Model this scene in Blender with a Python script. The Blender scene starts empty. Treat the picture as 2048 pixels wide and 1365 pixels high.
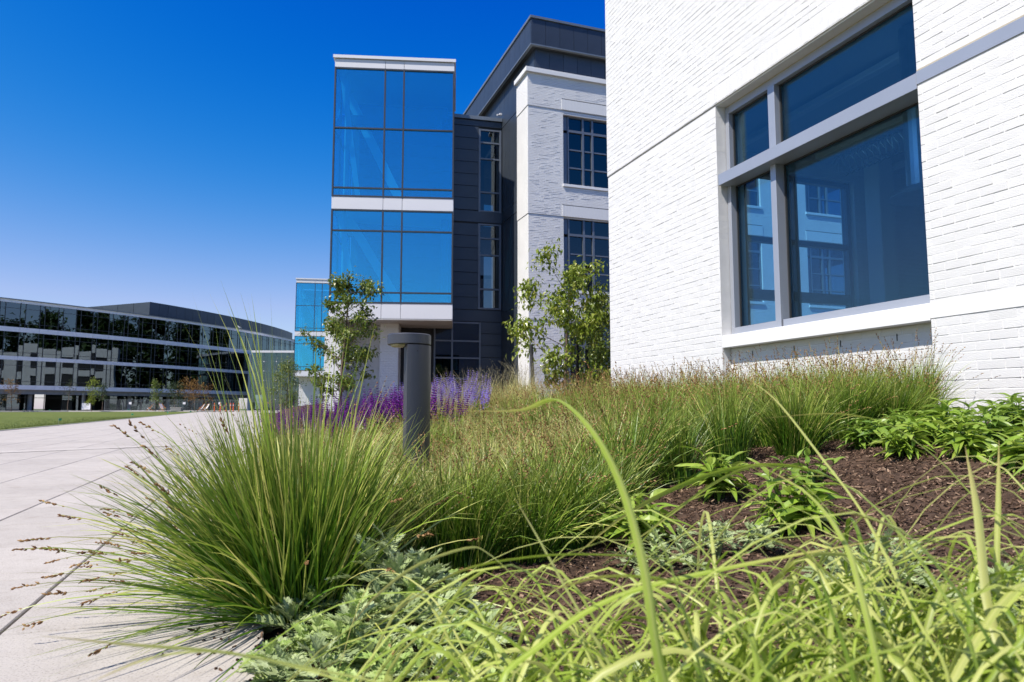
import bpy, math, random
import numpy as np
from mathutils import Vector, Matrix

# ------------------------------------------------------------------ camera, light, exposure
S = bpy.context.scene
C = S.collection
R = math.radians
random.seed(7)
rng = np.random.default_rng(11)

cam_data = bpy.data.cameras.new("camera")
cam = bpy.data.objects.new("camera", cam_data)
C.objects.link(cam)
cam.location = (0, 0, 0.7)
cam.rotation_euler = (R(90 + 5.528), 0, 0)
cam_data.sensor_width = 36
cam_data.lens = 36 * 1400 / 2048
cam_data.clip_start = 0.05
cam_data.clip_end = 6000
cam_data.dof.use_dof = True
cam_data.dof.focus_distance = 4.0
cam_data.dof.aperture_fstop = 7.5
S.camera = cam

SUN_TO = Vector((-0.535, -0.425, 1.0)).normalized()      # towards the sun
SUN_EL = math.asin(SUN_TO.z)
SUN_AZ = math.atan2(SUN_TO.x, SUN_TO.y)                  # clockwise from +Y

world = bpy.data.worlds.new("World")
S.world = world
world.use_nodes = True
wn = world.node_tree
wn.nodes.clear()
w_out = wn.nodes.new("ShaderNodeOutputWorld")
w_bg = wn.nodes.new("ShaderNodeBackground")
w_sky = wn.nodes.new("ShaderNodeTexSky")
w_sky.sky_type = 'NISHITA'
w_sky.sun_disc = False
w_sky.sun_elevation = SUN_EL
w_sky.sun_rotation = SUN_AZ
w_sky.altitude = 50
w_sky.air_density = 1.0
w_sky.dust_density = 0.4
w_sky.ozone_density = 3.0
w_bg.inputs["Strength"].default_value = 0.085
# uniform colour grade of the whole sky (deep polarised blue), the same linear curve everywhere
w_ma = wn.nodes.new("ShaderNodeVectorMath"); w_ma.operation = 'MULTIPLY_ADD'
w_ma.inputs[1].default_value = (2.36, 1.326, 0.86)
w_ma.inputs[2].default_value = (-3.57, -1.38, 2.17)
w_max = wn.nodes.new("ShaderNodeVectorMath"); w_max.operation = 'MAXIMUM'
w_max.inputs[1].default_value = (0, 0, 0)
w_lim = wn.nodes.new("ShaderNodeVectorMath"); w_lim.operation = 'MULTIPLY'
w_lim.inputs[1].default_value = (1.1, 1.1, 1.75)
w_min = wn.nodes.new("ShaderNodeVectorMath"); w_min.operation = 'MINIMUM'
wn.links.new(w_sky.outputs[0], w_ma.inputs[0])
w_sep = wn.nodes.new("ShaderNodeSeparateXYZ")
w_com = wn.nodes.new("ShaderNodeCombineXYZ")
wn.links.new(w_ma.outputs[0], w_sep.inputs[0])
for i_, soft in enumerate((1.5, 0.8, 0.5)):
    w_sm = wn.nodes.new("ShaderNodeMath"); w_sm.operation = 'SMOOTH_MAX'
    w_sm.inputs[1].default_value = 0.0
    w_sm.inputs[2].default_value = soft
    wn.links.new(w_sep.outputs[i_], w_sm.inputs[0])
    wn.links.new(w_sm.outputs[0], w_com.inputs[i_])
wn.links.new(w_com.outputs[0], w_max.inputs[0])
wn.links.new(w_sky.outputs[0], w_lim.inputs[0])
wn.links.new(w_max.outputs[0], w_min.inputs[0])
wn.links.new(w_lim.outputs[0], w_min.inputs[1])
wn.links.new(w_min.outputs[0], w_bg.inputs[0])
wn.links.new(w_bg.outputs[0], w_out.inputs[0])

sun_data = bpy.data.lights.new("sun", 'SUN')
sun_data.energy = 4.6
sun_data.angle = R(0.55)
sun_data.color = (1.0, 0.95, 0.87)
sun = bpy.data.objects.new("sun", sun_data)
sun.rotation_euler = SUN_TO.to_track_quat('Z', 'Y').to_euler()
sun.location = (-20, -15, 40)
C.objects.link(sun)

S.view_settings.view_transform = 'Standard'
S.view_settings.look = 'None'
S.view_settings.exposure = 0.55
S.view_settings.gamma = 1
S.view_settings.use_curve_mapping = False
S.render.engine = 'CYCLES'
S.cycles.use_denoising = True
S.cycles.max_bounces = 8
S.cycles.transparent_max_bounces = 24
S.cycles.caustics_reflective = False
S.cycles.caustics_refractive = False

# ------------------------------------------------------------------ materials
def new_mat(name):
    m = bpy.data.materials.new(name)
    m.use_nodes = True
    nt = m.node_tree
    nt.nodes.clear()
    out = nt.nodes.new("ShaderNodeOutputMaterial")
    return m, nt, out

def nd(nt, t, **kw):
    n = nt.nodes.new(t)
    for k, v in kw.items():
        setattr(n, k, v)
    return n

def bsdf(nt, col=(0.5, 0.5, 0.5), rough=0.6, metal=0.0, spec=0.5):
    b = nt.nodes.new("ShaderNodeBsdfPrincipled")
    b.inputs["Base Color"].default_value = (*col, 1)
    b.inputs["Roughness"].default_value = rough
    b.inputs["Metallic"].default_value = metal
    b.inputs["Specular IOR Level"].default_value = spec
    return b

def ramp(nt, stops):
    r = nt.nodes.new("ShaderNodeValToRGB")
    e = r.color_ramp.elements
    e[0].position, e[0].color = stops[0][0], (*stops[0][1], 1)
    e[1].position, e[1].color = stops[-1][0], (*stops[-1][1], 1)
    for p, c in stops[1:-1]:
        x = e.new(p)
        x.color = (*c, 1)
    return r

def plain(name, c1, c2=None, scale=6.0, rough=0.6, metal=0.0, spec=0.5, bump=0.0, bscale=60.0, detail=4, per_obj=0.0):
    """Base colour wandering between c1 and c2 by noise, fine bump, optional per-object tone."""
    m, nt, out = new_mat(name)
    b = bsdf(nt, c1, rough, metal, spec)
    L = nt.links.new
    tc = nd(nt, "ShaderNodeTexCoord")
    if c2 is not None:
        n = nd(nt, "ShaderNodeTexNoise")
        n.inputs["Scale"].default_value = scale
        n.inputs["Detail"].default_value = detail
        L(tc.outputs["Object"], n.inputs["Vector"])
        r = ramp(nt, [(0.3, c1), (0.7, c2)])
        L(n.outputs[0], r.inputs[0])
        col = r.outputs[0]
        if per_obj:
            oi = nd(nt, "ShaderNodeObjectInfo")
            mr = nd(nt, "ShaderNodeMapRange")
            mr.inputs[3].default_value = 1 - per_obj
            mr.inputs[4].default_value = 1 + per_obj
            L(oi.outputs["Random"], mr.inputs[0])
            hs = nd(nt, "ShaderNodeHueSaturation")
            L(mr.outputs[0], hs.inputs["Value"])
            L(col, hs.inputs["Color"])
            col = hs.outputs[0]
        L(col, b.inputs["Base Color"])
    if bump:
        n2 = nd(nt, "ShaderNodeTexNoise")
        n2.inputs["Scale"].default_value = bscale
        n2.inputs["Detail"].default_value = 5
        L(tc.outputs["Object"], n2.inputs["Vector"])
        bp = nd(nt, "ShaderNodeBump")
        bp.inputs["Strength"].default_value = bump
        bp.inputs["Distance"].default_value = 0.01
        L(n2.outputs[0], bp.inputs["Height"])
        L(bp.outputs[0], b.inputs["Normal"])
    L(b.outputs[0], out.inputs[0])
    return m

def glass(name, tint, refl, base, wavy=0.0, wscale=0.4, ior=1.45, rough=0.0):
    m, nt, out = new_mat(name)
    L = nt.links.new
    tr = nd(nt, "ShaderNodeBsdfTransparent")
    tr.inputs[0].default_value = (*tint, 1)
    gl = nd(nt, "ShaderNodeBsdfGlossy")
    gl.inputs[0].default_value = (*refl, 1)
    gl.inputs["Roughness"].default_value = rough
    lw = nd(nt, "ShaderNodeLayerWeight")
    lw.inputs[0].default_value = 0.5
    fr = nd(nt, "ShaderNodeMath", operation='POWER')
    fr.inputs[1].default_value = 4.0
    L(lw.outputs["Facing"], fr.inputs[0])
    ma = nd(nt, "ShaderNodeMath", operation='MULTIPLY_ADD')
    ma.inputs[1].default_value = 1 - base
    ma.inputs[2].default_value = base
    ma.use_clamp = True
    L(fr.outputs[0], ma.inputs[0])
    mx = nd(nt, "ShaderNodeMixShader")
    L(ma.outputs[0], mx.inputs[0])
    L(tr.outputs[0], mx.inputs[1])
    L(gl.outputs[0], mx.inputs[2])
    if wavy:
        ge = nd(nt, "ShaderNodeNewGeometry")
        n = nd(nt, "ShaderNodeTexNoise")
        n.inputs["Scale"].default_value = wscale
        n.inputs["Detail"].default_value = 1
        L(ge.outputs["Position"], n.inputs["Vector"])
        bp = nd(nt, "ShaderNodeBump")
        bp.inputs["Strength"].default_value = wavy
        bp.inputs["Distance"].default_value = 0.1
        L(n.outputs[0], bp.inputs["Height"])
        L(bp.outputs[0], gl.inputs["Normal"])
    L(mx.outputs[0], out.inputs[0])
    return m

def leafmat(name, stops, rough=0.45, spec=0.4, trans=0.3, tip=None, per_obj=0.12, vein=False, tcol=None):
    """Leaf colour: attribute tint.x picks along the ramp, tint.y (0 base .. 1 tip) fades to tip colour."""
    m, nt, out = new_mat(name)
    L = nt.links.new
    at = nd(nt, "ShaderNodeAttribute", attribute_name="tint")
    sp = nd(nt, "ShaderNodeSeparateColor")
    L(at.outputs["Color"], sp.inputs[0])
    r = ramp(nt, stops)
    L(sp.outputs[0], r.inputs[0])
    col = r.outputs[0]
    if tip is not None:
        mr = nd(nt, "ShaderNodeMapRange")
        mr.inputs[1].default_value = tip[0]
        mr.inputs[2].default_value = 1.0
        L(sp.outputs[1], mr.inputs[0])
        mu = nd(nt, "ShaderNodeMath", operation='MULTIPLY')
        mu.inputs[1].default_value = tip[2]
        L(mr.outputs[0], mu.inputs[0])
        mx = nd(nt, "ShaderNodeMix", data_type='RGBA')
        mx.inputs[7].default_value = (*tip[1], 1)
        L(mu.outputs[0], mx.inputs[0])
        L(col, mx.inputs[6])
        col = mx.outputs[2]
    oi = nd(nt, "ShaderNodeObjectInfo")
    mr2 = nd(nt, "ShaderNodeMapRange")
    mr2.inputs[3].default_value = 1 - per_obj
    mr2.inputs[4].default_value = 1 + per_obj
    L(oi.outputs["Random"], mr2.inputs[0])
    hs = nd(nt, "ShaderNodeHueSaturation")
    L(mr2.outputs[0], hs.inputs["Value"])
    L(col, hs.inputs["Color"])
    col = hs.outputs[0]
    b = bsdf(nt, (0.1, 0.2, 0.05), rough, 0, spec)
    L(col, b.inputs["Base Color"])
    t = nd(nt, "ShaderNodeBsdfTranslucent")
    if tcol:
        mm = nd(nt, "ShaderNodeMix", data_type='RGBA')
        mm.blend_type = 'MULTIPLY'
        mm.inputs[0].default_value = 1
        mm.inputs[7].default_value = (*tcol, 1)
        L(col, mm.inputs[6])
        L(mm.outputs[2], t.inputs[0])
    else:
        L(col, t.inputs[0])
    mx2 = nd(nt, "ShaderNodeMixShader")
    mx2.inputs[0].default_value = trans
    L(b.outputs[0], mx2.inputs[1])
    L(t.outputs[0], mx2.inputs[2])
    L(mx2.outputs[0], out.inputs[0])
    return m

M = {}
M['white_brick'] = plain('white_painted_brick', (0.73, 0.715, 0.695), (0.675, 0.665, 0.65), 9, 0.55, bump=0.45, bscale=130, per_obj=0.025)
M['white_mortar'] = plain('white_painted_mortar', (0.72, 0.71, 0.70), (0.66, 0.65, 0.64), 8, 0.7, bump=0.3, bscale=90)
M['white_stone'] = plain('white_stone', (0.80, 0.79, 0.775), (0.77, 0.76, 0.745), 3, 0.5, bump=0.08, bscale=120)
M['alu'] = plain('grey_aluminium', (0.40, 0.42, 0.47), (0.37, 0.39, 0.44), 2, 0.32, 0.35, 0.5)
M['alu_dark'] = plain('dark_mullion', (0.055, 0.06, 0.072), (0.045, 0.05, 0.06), 2, 0.4, 0.2, 0.5)
M['alu_mid'] = plain('mid_grey_frame', (0.17, 0.19, 0.225), (0.15, 0.17, 0.20), 2, 0.4, 0.3, 0.5)
M['zinc'] = plain('dark_zinc_panel', (0.060, 0.074, 0.095), (0.050, 0.062, 0.080), 1.2, 0.42, 0.35, 0.5, per_obj=0.06)
M['zinc_dark'] = plain('dark_joint', (0.02, 0.022, 0.025), (0.025, 0.027, 0.03), 2, 0.7)
M['zinc_edge'] = plain('zinc_edge', (0.22, 0.25, 0.27), (0.20, 0.22, 0.24), 2, 0.4, 0.4)
M['fascia'] = plain('white_metal_fascia', (0.72, 0.71, 0.72), (0.69, 0.68, 0.70), 0.8, 0.4, 0.0, 0.5, per_obj=0.015)
M['fascia_far'] = plain('grey_metal_fascia', (0.84, 0.82, 0.83), (0.78, 0.76, 0.77), 0.8, 0.4, 0.1, 0.5, per_obj=0.03)
M['soffit'] = plain('soffit', (0.55, 0.53, 0.50), (0.52, 0.50, 0.47), 1, 0.6)
M['sealant'] = plain('beige_sealant', (0.48, 0.42, 0.32), (0.44, 0.38, 0.28), 20, 0.7)
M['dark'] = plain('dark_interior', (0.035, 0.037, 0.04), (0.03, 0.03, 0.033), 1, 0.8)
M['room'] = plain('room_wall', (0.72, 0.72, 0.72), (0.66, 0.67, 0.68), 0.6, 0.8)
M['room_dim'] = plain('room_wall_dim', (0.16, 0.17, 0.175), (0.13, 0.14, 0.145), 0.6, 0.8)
M['room_floor'] = plain('room_floor', (0.58, 0.56, 0.53), (0.52, 0.50, 0.48), 1, 0.4)
M['duct'] = plain('galvanised_duct', (0.55, 0.57, 0.58), (0.45, 0.47, 0.48), 5, 0.3, 0.9)
M['glass_tower'] = glass('tower_glass', (0.44, 0.88, 1.0), (0.17, 0.80, 1.12), 0.33)
M['glass_near'] = glass('window_glass', (0.68, 0.88, 0.98), (0.62, 0.88, 1.0), 0.07)
M['glass_mid'] = glass('office_glass', (0.36, 0.44, 0.46), (0.8, 0.9, 1.0), 0.07, 0.03, 0.4)
M['glass_far'] = glass('far_glass', (0.18, 0.25, 0.28), (0.56, 0.66, 0.73), 0.20, 0.13, 0.22)
M['glass_link'] = glass('connector_glass', (0.55, 0.66, 0.66), (0.75, 0.9, 0.95), 0.10, 0.03, 0.3)
M['bark'] = plain('bark', (0.16, 0.11, 0.075), (0.10, 0.07, 0.05), 40, 0.8, bump=0.6, bscale=60)
M['black'] = plain('black_stake', (0.02, 0.02, 0.022), (0.035, 0.033, 0.03), 20, 0.7)
M['bollard'] = plain('powder_coat_grey', (0.056, 0.06, 0.075), (0.05, 0.054, 0.068), 4, 0.42, 0.25, 0.5, bump=0.12, bscale=400)
M['lens'] = plain('bollard_lens', (0.45, 0.40, 0.22), (0.38, 0.33, 0.16), 10, 0.3)
M['orange'] = plain('orange_plastic', (0.75, 0.12, 0.02), (0.68, 0.10, 0.02), 3, 0.45)
M['canvas'] = plain('white_canvas', (0.78, 0.77, 0.74), (0.72, 0.71, 0.68), 6, 0.8)
M['wood'] = plain('orange_wood', (0.50, 0.20, 0.07), (0.42, 0.16, 0.05), 9, 0.5)
M['green_plastic'] = plain('green_flag', (0.0, 0.22, 0.11), (0.0, 0.19, 0.09), 3, 0.5)
M['gull_white'] = plain('gull_white', (0.78, 0.78, 0.76), (0.70, 0.70, 0.68), 8, 0.7)
M['gull_grey'] = plain('gull_grey', (0.32, 0.34, 0.37), (0.28, 0.30, 0.33), 8, 0.7)
M['galv'] = plain('galvanised_steel', (0.36, 0.38, 0.40), (0.30, 0.32, 0.34), 4, 0.4, 0.6)
M['concrete_grey'] = plain('grey_concrete', (0.28, 0.27, 0.255), (0.22, 0.215, 0.205), 2, 0.8)

def concrete(name, c1, c2, c3):
    m, nt, out = new_mat(name)
    L = nt.links.new
    ge = nd(nt, "ShaderNodeNewGeometry")
    n1 = nd(nt, "ShaderNodeTexNoise"); n1.inputs["Scale"].default_value = 0.9; n1.inputs["Detail"].default_value = 6
    n2 = nd(nt, "ShaderNodeTexNoise"); n2.inputs["Scale"].default_value = 150; n2.inputs["Detail"].default_value = 3
    n3 = nd(nt, "ShaderNodeTexNoise"); n3.inputs["Scale"].default_value = 7; n3.inputs["Detail"].default_value = 8; n3.inputs["Roughness"].default_value = 0.7
    for n in (n1, n2, n3):
        L(ge.outputs["Position"], n.inputs["Vector"])
    r1 = ramp(nt, [(0.30, c1), (0.55, c2), (0.75, c1)])
    L(n1.outputs[0], r1.inputs[0])
    r2 = ramp(nt, [(0.30, (0.62, 0.60, 0.58)), (0.46, (1, 1, 1)), (0.60, (1, 1, 1)), (0.72, (1.12, 1.1, 1.08))])
    L(n2.outputs[0], r2.inputs[0])
    r3 = ramp(nt, [(0.26, c3), (0.46, (0.95, 0.945, 0.94)), (0.56, (1, 1, 1)), (0.8, (1.05, 1.04, 1.03))])
    L(n3.outputs[0], r3.inputs[0])
    def mul(a, b_, f=1.0):
        x = nd(nt, "ShaderNodeMix", data_type='RGBA'); x.blend_type = 'MULTIPLY'; x.inputs[0].default_value = f
        L(a, x.inputs[6]); L(b_, x.inputs[7])
        return x.outputs[2]
    col = mul(mul(r1.outputs[0], r2.outputs[0]), r3.outputs[0], 0.8)
    oi = nd(nt, "ShaderNodeObjectInfo")
    mr = nd(nt, "ShaderNodeMapRange"); mr.inputs[3].default_value = 0.94; mr.inputs[4].default_value = 1.05
    L(oi.outputs["Random"], mr.inputs[0])
    hs = nd(nt, "ShaderNodeHueSaturation")
    L(mr.outputs[0], hs.inputs["Value"]); L(col, hs.inputs["Color"])
    b = bsdf(nt, c1, 0.8, 0, 0.12)
    L(hs.outputs[0], b.inputs["Base Color"])
    bp = nd(nt, "ShaderNodeBump"); bp.inputs["Strength"].default_value = 0.25; bp.inputs["Distance"].default_value = 0.004
    L(n2.outputs[0], bp.inputs["Height"]); L(bp.outputs[0], b.inputs["Normal"])
    L(b.outputs[0], out.inputs[0])
    return m

M['concrete'] = concrete('plaza_concrete', (0.405, 0.37, 0.332), (0.45, 0.413, 0.37), (0.76, 0.73, 0.69))
M['concrete_light'] = concrete('light_concrete', (0.48, 0.44, 0.40), (0.52, 0.48, 0.43), (0.88, 0.86, 0.83))
M['joint'] = plain('paving_joint', (0.05, 0.048, 0.045), (0.09, 0.085, 0.08), 5, 0.9)

def ground_mat(name, cols, scale, rough=0.9, bump=0.5, bs=40):
    m, nt, out = new_mat(name)
    L = nt.links.new
    ge = nd(nt, "ShaderNodeNewGeometry")
    n1 = nd(nt, "ShaderNodeTexNoise"); n1.inputs["Scale"].default_value = scale; n1.inputs["Detail"].default_value = 9; n1.inputs["Roughness"].default_value = 0.68
    n2 = nd(nt, "ShaderNodeTexNoise"); n2.inputs["Scale"].default_value = bs; n2.inputs["Detail"].default_value = 6
    L(ge.outputs["Position"], n1.inputs["Vector"]); L(ge.outputs["Position"], n2.inputs["Vector"])
    r = ramp(nt, [(0.28, cols[0]), (0.5, cols[1]), (0.72, cols[2])])
    L(n1.outputs[0], r.inputs[0])
    b = bsdf(nt, cols[1], rough, 0, 0.2)
    L(r.outputs[0], b.inputs["Base Color"])
    bp = nd(nt, "ShaderNodeBump"); bp.inputs["Strength"].default_value = bump; bp.inputs["Distance"].default_value = 0.03
    L(n2.outputs[0], bp.inputs["Height"]); L(bp.outputs[0], b.inputs["Normal"])
    L(b.outputs[0], out.inputs[0])
    return m

M['mulch'] = ground_mat('bark_mulch', ((0.030, 0.018, 0.012), (0.080, 0.049, 0.032), (0.15, 0.094, 0.062)), 22, bump=1.0, bs=60)
M['lawn'] = ground_mat('lawn_turf', ((0.07, 0.10, 0.018), (0.11, 0.14, 0.026), (0.17, 0.18, 0.045)), 1.6, bump=1.0, bs=30)
M['earth'] = ground_mat('far_ground', ((0.05, 0.07, 0.03), (0.08, 0.10, 0.04), (0.12, 0.12, 0.07)), 0.05)

def far_brick(name):
    m, nt, out = new_mat(name)
    L = nt.links.new
    tc = nd(nt, "ShaderNodeTexCoord")
    sp = nd(nt, "ShaderNodeSeparateXYZ")
    L(tc.outputs["Object"], sp.inputs[0])
    ad = nd(nt, "ShaderNodeMath", operation='ADD')
    L(sp.outputs[0], ad.inputs[0]); L(sp.outputs[1], ad.inputs[1])
    cb = nd(nt, "ShaderNodeCombineXYZ")
    L(ad.outputs[0], cb.inputs[0]); L(sp.outputs[2], cb.inputs[1])
    br = nd(nt, "ShaderNodeTexBrick")
    br.inputs["Scale"].default_value = 1.0
    br.inputs["Brick Width"].default_value = 0.203
    br.inputs["Row Height"].default_value = 0.0677
    br.inputs["Mortar Size"].default_value = 0.006
    br.inputs["Mortar Smooth"].default_value = 0.2
    br.inputs["Color1"].default_value = (0.35, 0.35, 0.35, 1)
    br.inputs["Color2"].default_value = (1, 1, 1, 1)
    br.inputs["Mortar"].default_value = (0, 0, 0, 1)
    L(cb.outputs[0], br.inputs["Vector"])
    bp = nd(nt, "ShaderNodeBump"); bp.inputs["Strength"].default_value = 1.0; bp.inputs["Distance"].default_value = 0.03
    L(br.outputs["Color"], bp.inputs["Height"])
    n = nd(nt, "ShaderNodeTexNoise"); n.inputs["Scale"].default_value = 1.2; n.inputs["Detail"].default_value = 5
    L(tc.outputs["Object"], n.inputs["Vector"])
    r = ramp(nt, [(0.3, (0.76, 0.75, 0.74)), (0.7, (0.83, 0.82, 0.805))])
    L(n.outputs[0], r.inputs[0])
    b = bsdf(nt, (0.77, 0.76, 0.745), 0.6, 0, 0.4)
    L(r.outputs[0], b.inputs["Base Color"])
    L(bp.outputs[0], b.inputs["Normal"])
    L(b.outputs[0], out.inputs[0])
    return m
M['brick_far'] = far_brick('white_brickwork')
def soldier():
    m, nt, out = new_mat('soldier_brickwork')
    L = nt.links.new
    tc = nd(nt, "ShaderNodeTexCoord")
    w = nd(nt, "ShaderNodeTexWave"); w.inputs["Scale"].default_value = 4.7; w.bands_direction = 'X'
    L(tc.outputs["Object"], w.inputs["Vector"])
    bp = nd(nt, "ShaderNodeBump"); bp.inputs["Strength"].default_value = 0.35; bp.inputs["Distance"].default_value = 0.01
    L(w.outputs[0], bp.inputs["Height"])
    b = bsdf(nt, (0.76, 0.75, 0.735), 0.6, 0, 0.4)
    L(bp.outputs[0], b.inputs["Normal"]); L(b.outputs[0], out.inputs[0])
    return m
M['soldier'] = soldier()

M['sedge'] = leafmat('sedge_blade', [(0.0, (0.016, 0.055, 0.004)), (0.40, (0.080, 0.190, 0.012)), (0.70, (0.27, 0.39, 0.040)), (1.0, (0.76, 0.68, 0.22))], 0.42, 0.45, 0.22, (0.55, (0.42, 0.42, 0.085), 0.5))
M['straw'] = leafmat('straw_sedge_blade', [(0.0, (0.095, 0.17, 0.020)), (0.35, (0.27, 0.35, 0.055)), (0.7, (0.54, 0.51, 0.16)), (1.0, (0.78, 0.65, 0.30))], 0.38, 0.5, 0.24, (0.45, (0.66, 0.56, 0.24), 0.6))
M['seed'] = leafmat('seed_head', [(0.0, (0.12, 0.055, 0.020)), (0.5, (0.27, 0.14, 0.055)), (1.0, (0.52, 0.33, 0.15))], 0.7, 0.2, 0.2)
M['wide_blade'] = leafmat('wide_grass_blade', [(0.0, (0.125, 0.215, 0.015)), (0.5, (0.32, 0.42, 0.052)), (1.0, (0.58, 0.59, 0.19))], 0.42, 0.45, 0.42, (0.80, (0.60, 0.44, 0.18), 0.75), 0.18)
M['leafy'] = leafmat('bright_leaf', [(0.0, (0.13, 0.23, 0.020)), (0.5, (0.24, 0.36, 0.036)), (1.0, (0.36, 0.46, 0.075))], 0.36, 0.5, 0.38, None, 0.18)
M['leafy_dark'] = leafmat('mid_green_leaf', [(0.0, (0.08, 0.16, 0.018)), (0.5, (0.15, 0.265, 0.030)), (1.0, (0.25, 0.36, 0.055))], 0.36, 0.5, 0.36, None, 0.18)
M['silver'] = leafmat('silver_leaf', [(0.0, (0.24, 0.31, 0.125)), (0.45, (0.42, 0.49, 0.24)), (1.0, (0.64, 0.69, 0.45))], 0.6, 0.25, 0.25, None, 0.15)
M['silver_young'] = leafmat('young_silver_leaf', [(0.0, (0.24, 0.36, 0.075)), (0.5, (0.38, 0.50, 0.14)), (1.0, (0.56, 0.63, 0.29))], 0.55, 0.3, 0.3, None, 0.12)
M['tree_leaf'] = leafmat('tree_leaf', [(0.0, (0.055, 0.105, 0.012)), (0.5, (0.14, 0.20, 0.026)), (0.85, (0.27, 0.29, 0.05)), (1.0, (0.40, 0.30, 0.12))], 0.36, 0.55, 0.38)
M['tree_leaf_bright'] = leafmat('bright_tree_leaf', [(0.0, (0.12, 0.19, 0.012)), (0.5, (0.28, 0.36, 0.032)), (1.0, (0.55, 0.54, 0.12))], 0.32, 0.6, 0.36)
M['leaf_rust'] = leafmat('rust_leaf', [(0.0, (0.15, 0.075, 0.02)), (1.0, (0.34, 0.20, 0.06))], 0.6, 0.2, 0.3)
M['leaf_yellow'] = leafmat('yellow_green_leaf', [(0.0, (0.15, 0.20, 0.02)), (1.0, (0.30, 0.34, 0.05))], 0.5, 0.3, 0.35)
M['leaf_deep'] = leafmat('deep_green_leaf', [(0.0, (0.018, 0.04, 0.010)), (1.0, (0.06, 0.10, 0.02))], 0.5, 0.3, 0.25)
M['purple'] = leafmat('purple_flower', [(0.0, (0.055, 0.005, 0.11)), (0.55, (0.17, 0.018, 0.29)), (1.0, (0.33, 0.04, 0.38))], 0.6, 0.2, 0.35)
M['lavender'] = leafmat('lavender_flower', [(0.0, (0.20, 0.13, 0.46)), (0.55, (0.33, 0.24, 0.66)), (1.0, (0.50, 0.42, 0.80))], 0.6, 0.2, 0.35)
M['plume'] = leafmat('pale_plume', [(0.0, (0.34, 0.30, 0.18)), (1.0, (0.58, 0.52, 0.36))], 0.7, 0.2, 0.4)
M['chip'] = leafmat('mulch_chip', [(0.0, (0.030, 0.018, 0.012)), (0.5, (0.100, 0.060, 0.039)), (0.88, (0.20, 0.125, 0.082)), (1.0, (0.36, 0.25, 0.165))], 0.85, 0.15, 0.0)
M['turf'] = leafmat('turf_blade', [(0.0, (0.07, 0.11, 0.015)), (1.0, (0.17, 0.20, 0.045))], 0.5, 0.3, 0.3)

# ------------------------------------------------------------------ object helpers
def mesh_np(name, V, quads=None, tris=None, mat=None, tint=None, smooth=False):
    me = bpy.data.meshes.new(name)
    V = np.asarray(V, dtype=np.float32)
    q = np.zeros((0, 4), int) if quads is None else np.asarray(quads, int).reshape(-1, 4)
    t = np.zeros((0, 3), int) if tris is None else np.asarray(tris, int).reshape(-1, 3)
    nl = q.size + t.size
    nf = len(q) + len(t)
    me.vertices.add(len(V))
    me.vertices.foreach_set("co", V.ravel())
    me.loops.add(nl)
    me.loops.foreach_set("vertex_index", np.concatenate([q.ravel(), t.ravel()]).astype(np.int32))
    me.polygons.add(nf)
    ls = np.concatenate([np.arange(len(q)) * 4, q.size + np.arange(len(t)) * 3]).astype(np.int32)
    lt = np.concatenate([np.full(len(q), 4), np.full(len(t), 3)]).astype(np.int32)
    me.polygons.foreach_set("loop_start", ls)
    me.polygons.foreach_set("loop_total", lt)
    me.polygons.foreach_set("use_smooth", np.full(nf, bool(smooth)))
    me.update(calc_edges=True)
    me.validate()
    if tint is not None:
        a = me.attributes.new("tint", 'FLOAT_COLOR', 'POINT')
        tt = np.ones((len(V), 4), dtype=np.float32)
        tt[:, :tint.shape[1]] = tint
        a.data.foreach_set("color", tt.ravel())
    if mat is not None:
        me.materials.append(mat)
    return me

def link(name, me, parent=None, loc=(0, 0, 0), rot=(0, 0, 0), scale=(1, 1, 1)):
    o = bpy.data.objects.new(name, me)
    C.objects.link(o)
    o.location = loc
    o.rotation_euler = rot
    o.scale = scale
    if parent is not None:
        o.parent = parent
    return o

def tag(o, label=None, cat=None, group=None, kind=None):
    if label: o['label'] = label
    if cat: o['category'] = cat
    if group: o['group'] = group
    if kind: o['kind'] = kind
    return o

def thing(name, label, cat, loc=(0, 0, 0), rz=0.0, group=None):
    o = link(name, None, None, loc, (0, 0, rz))
    o.empty_display_size = 0.2
    return tag(o, label, cat, group)

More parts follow.
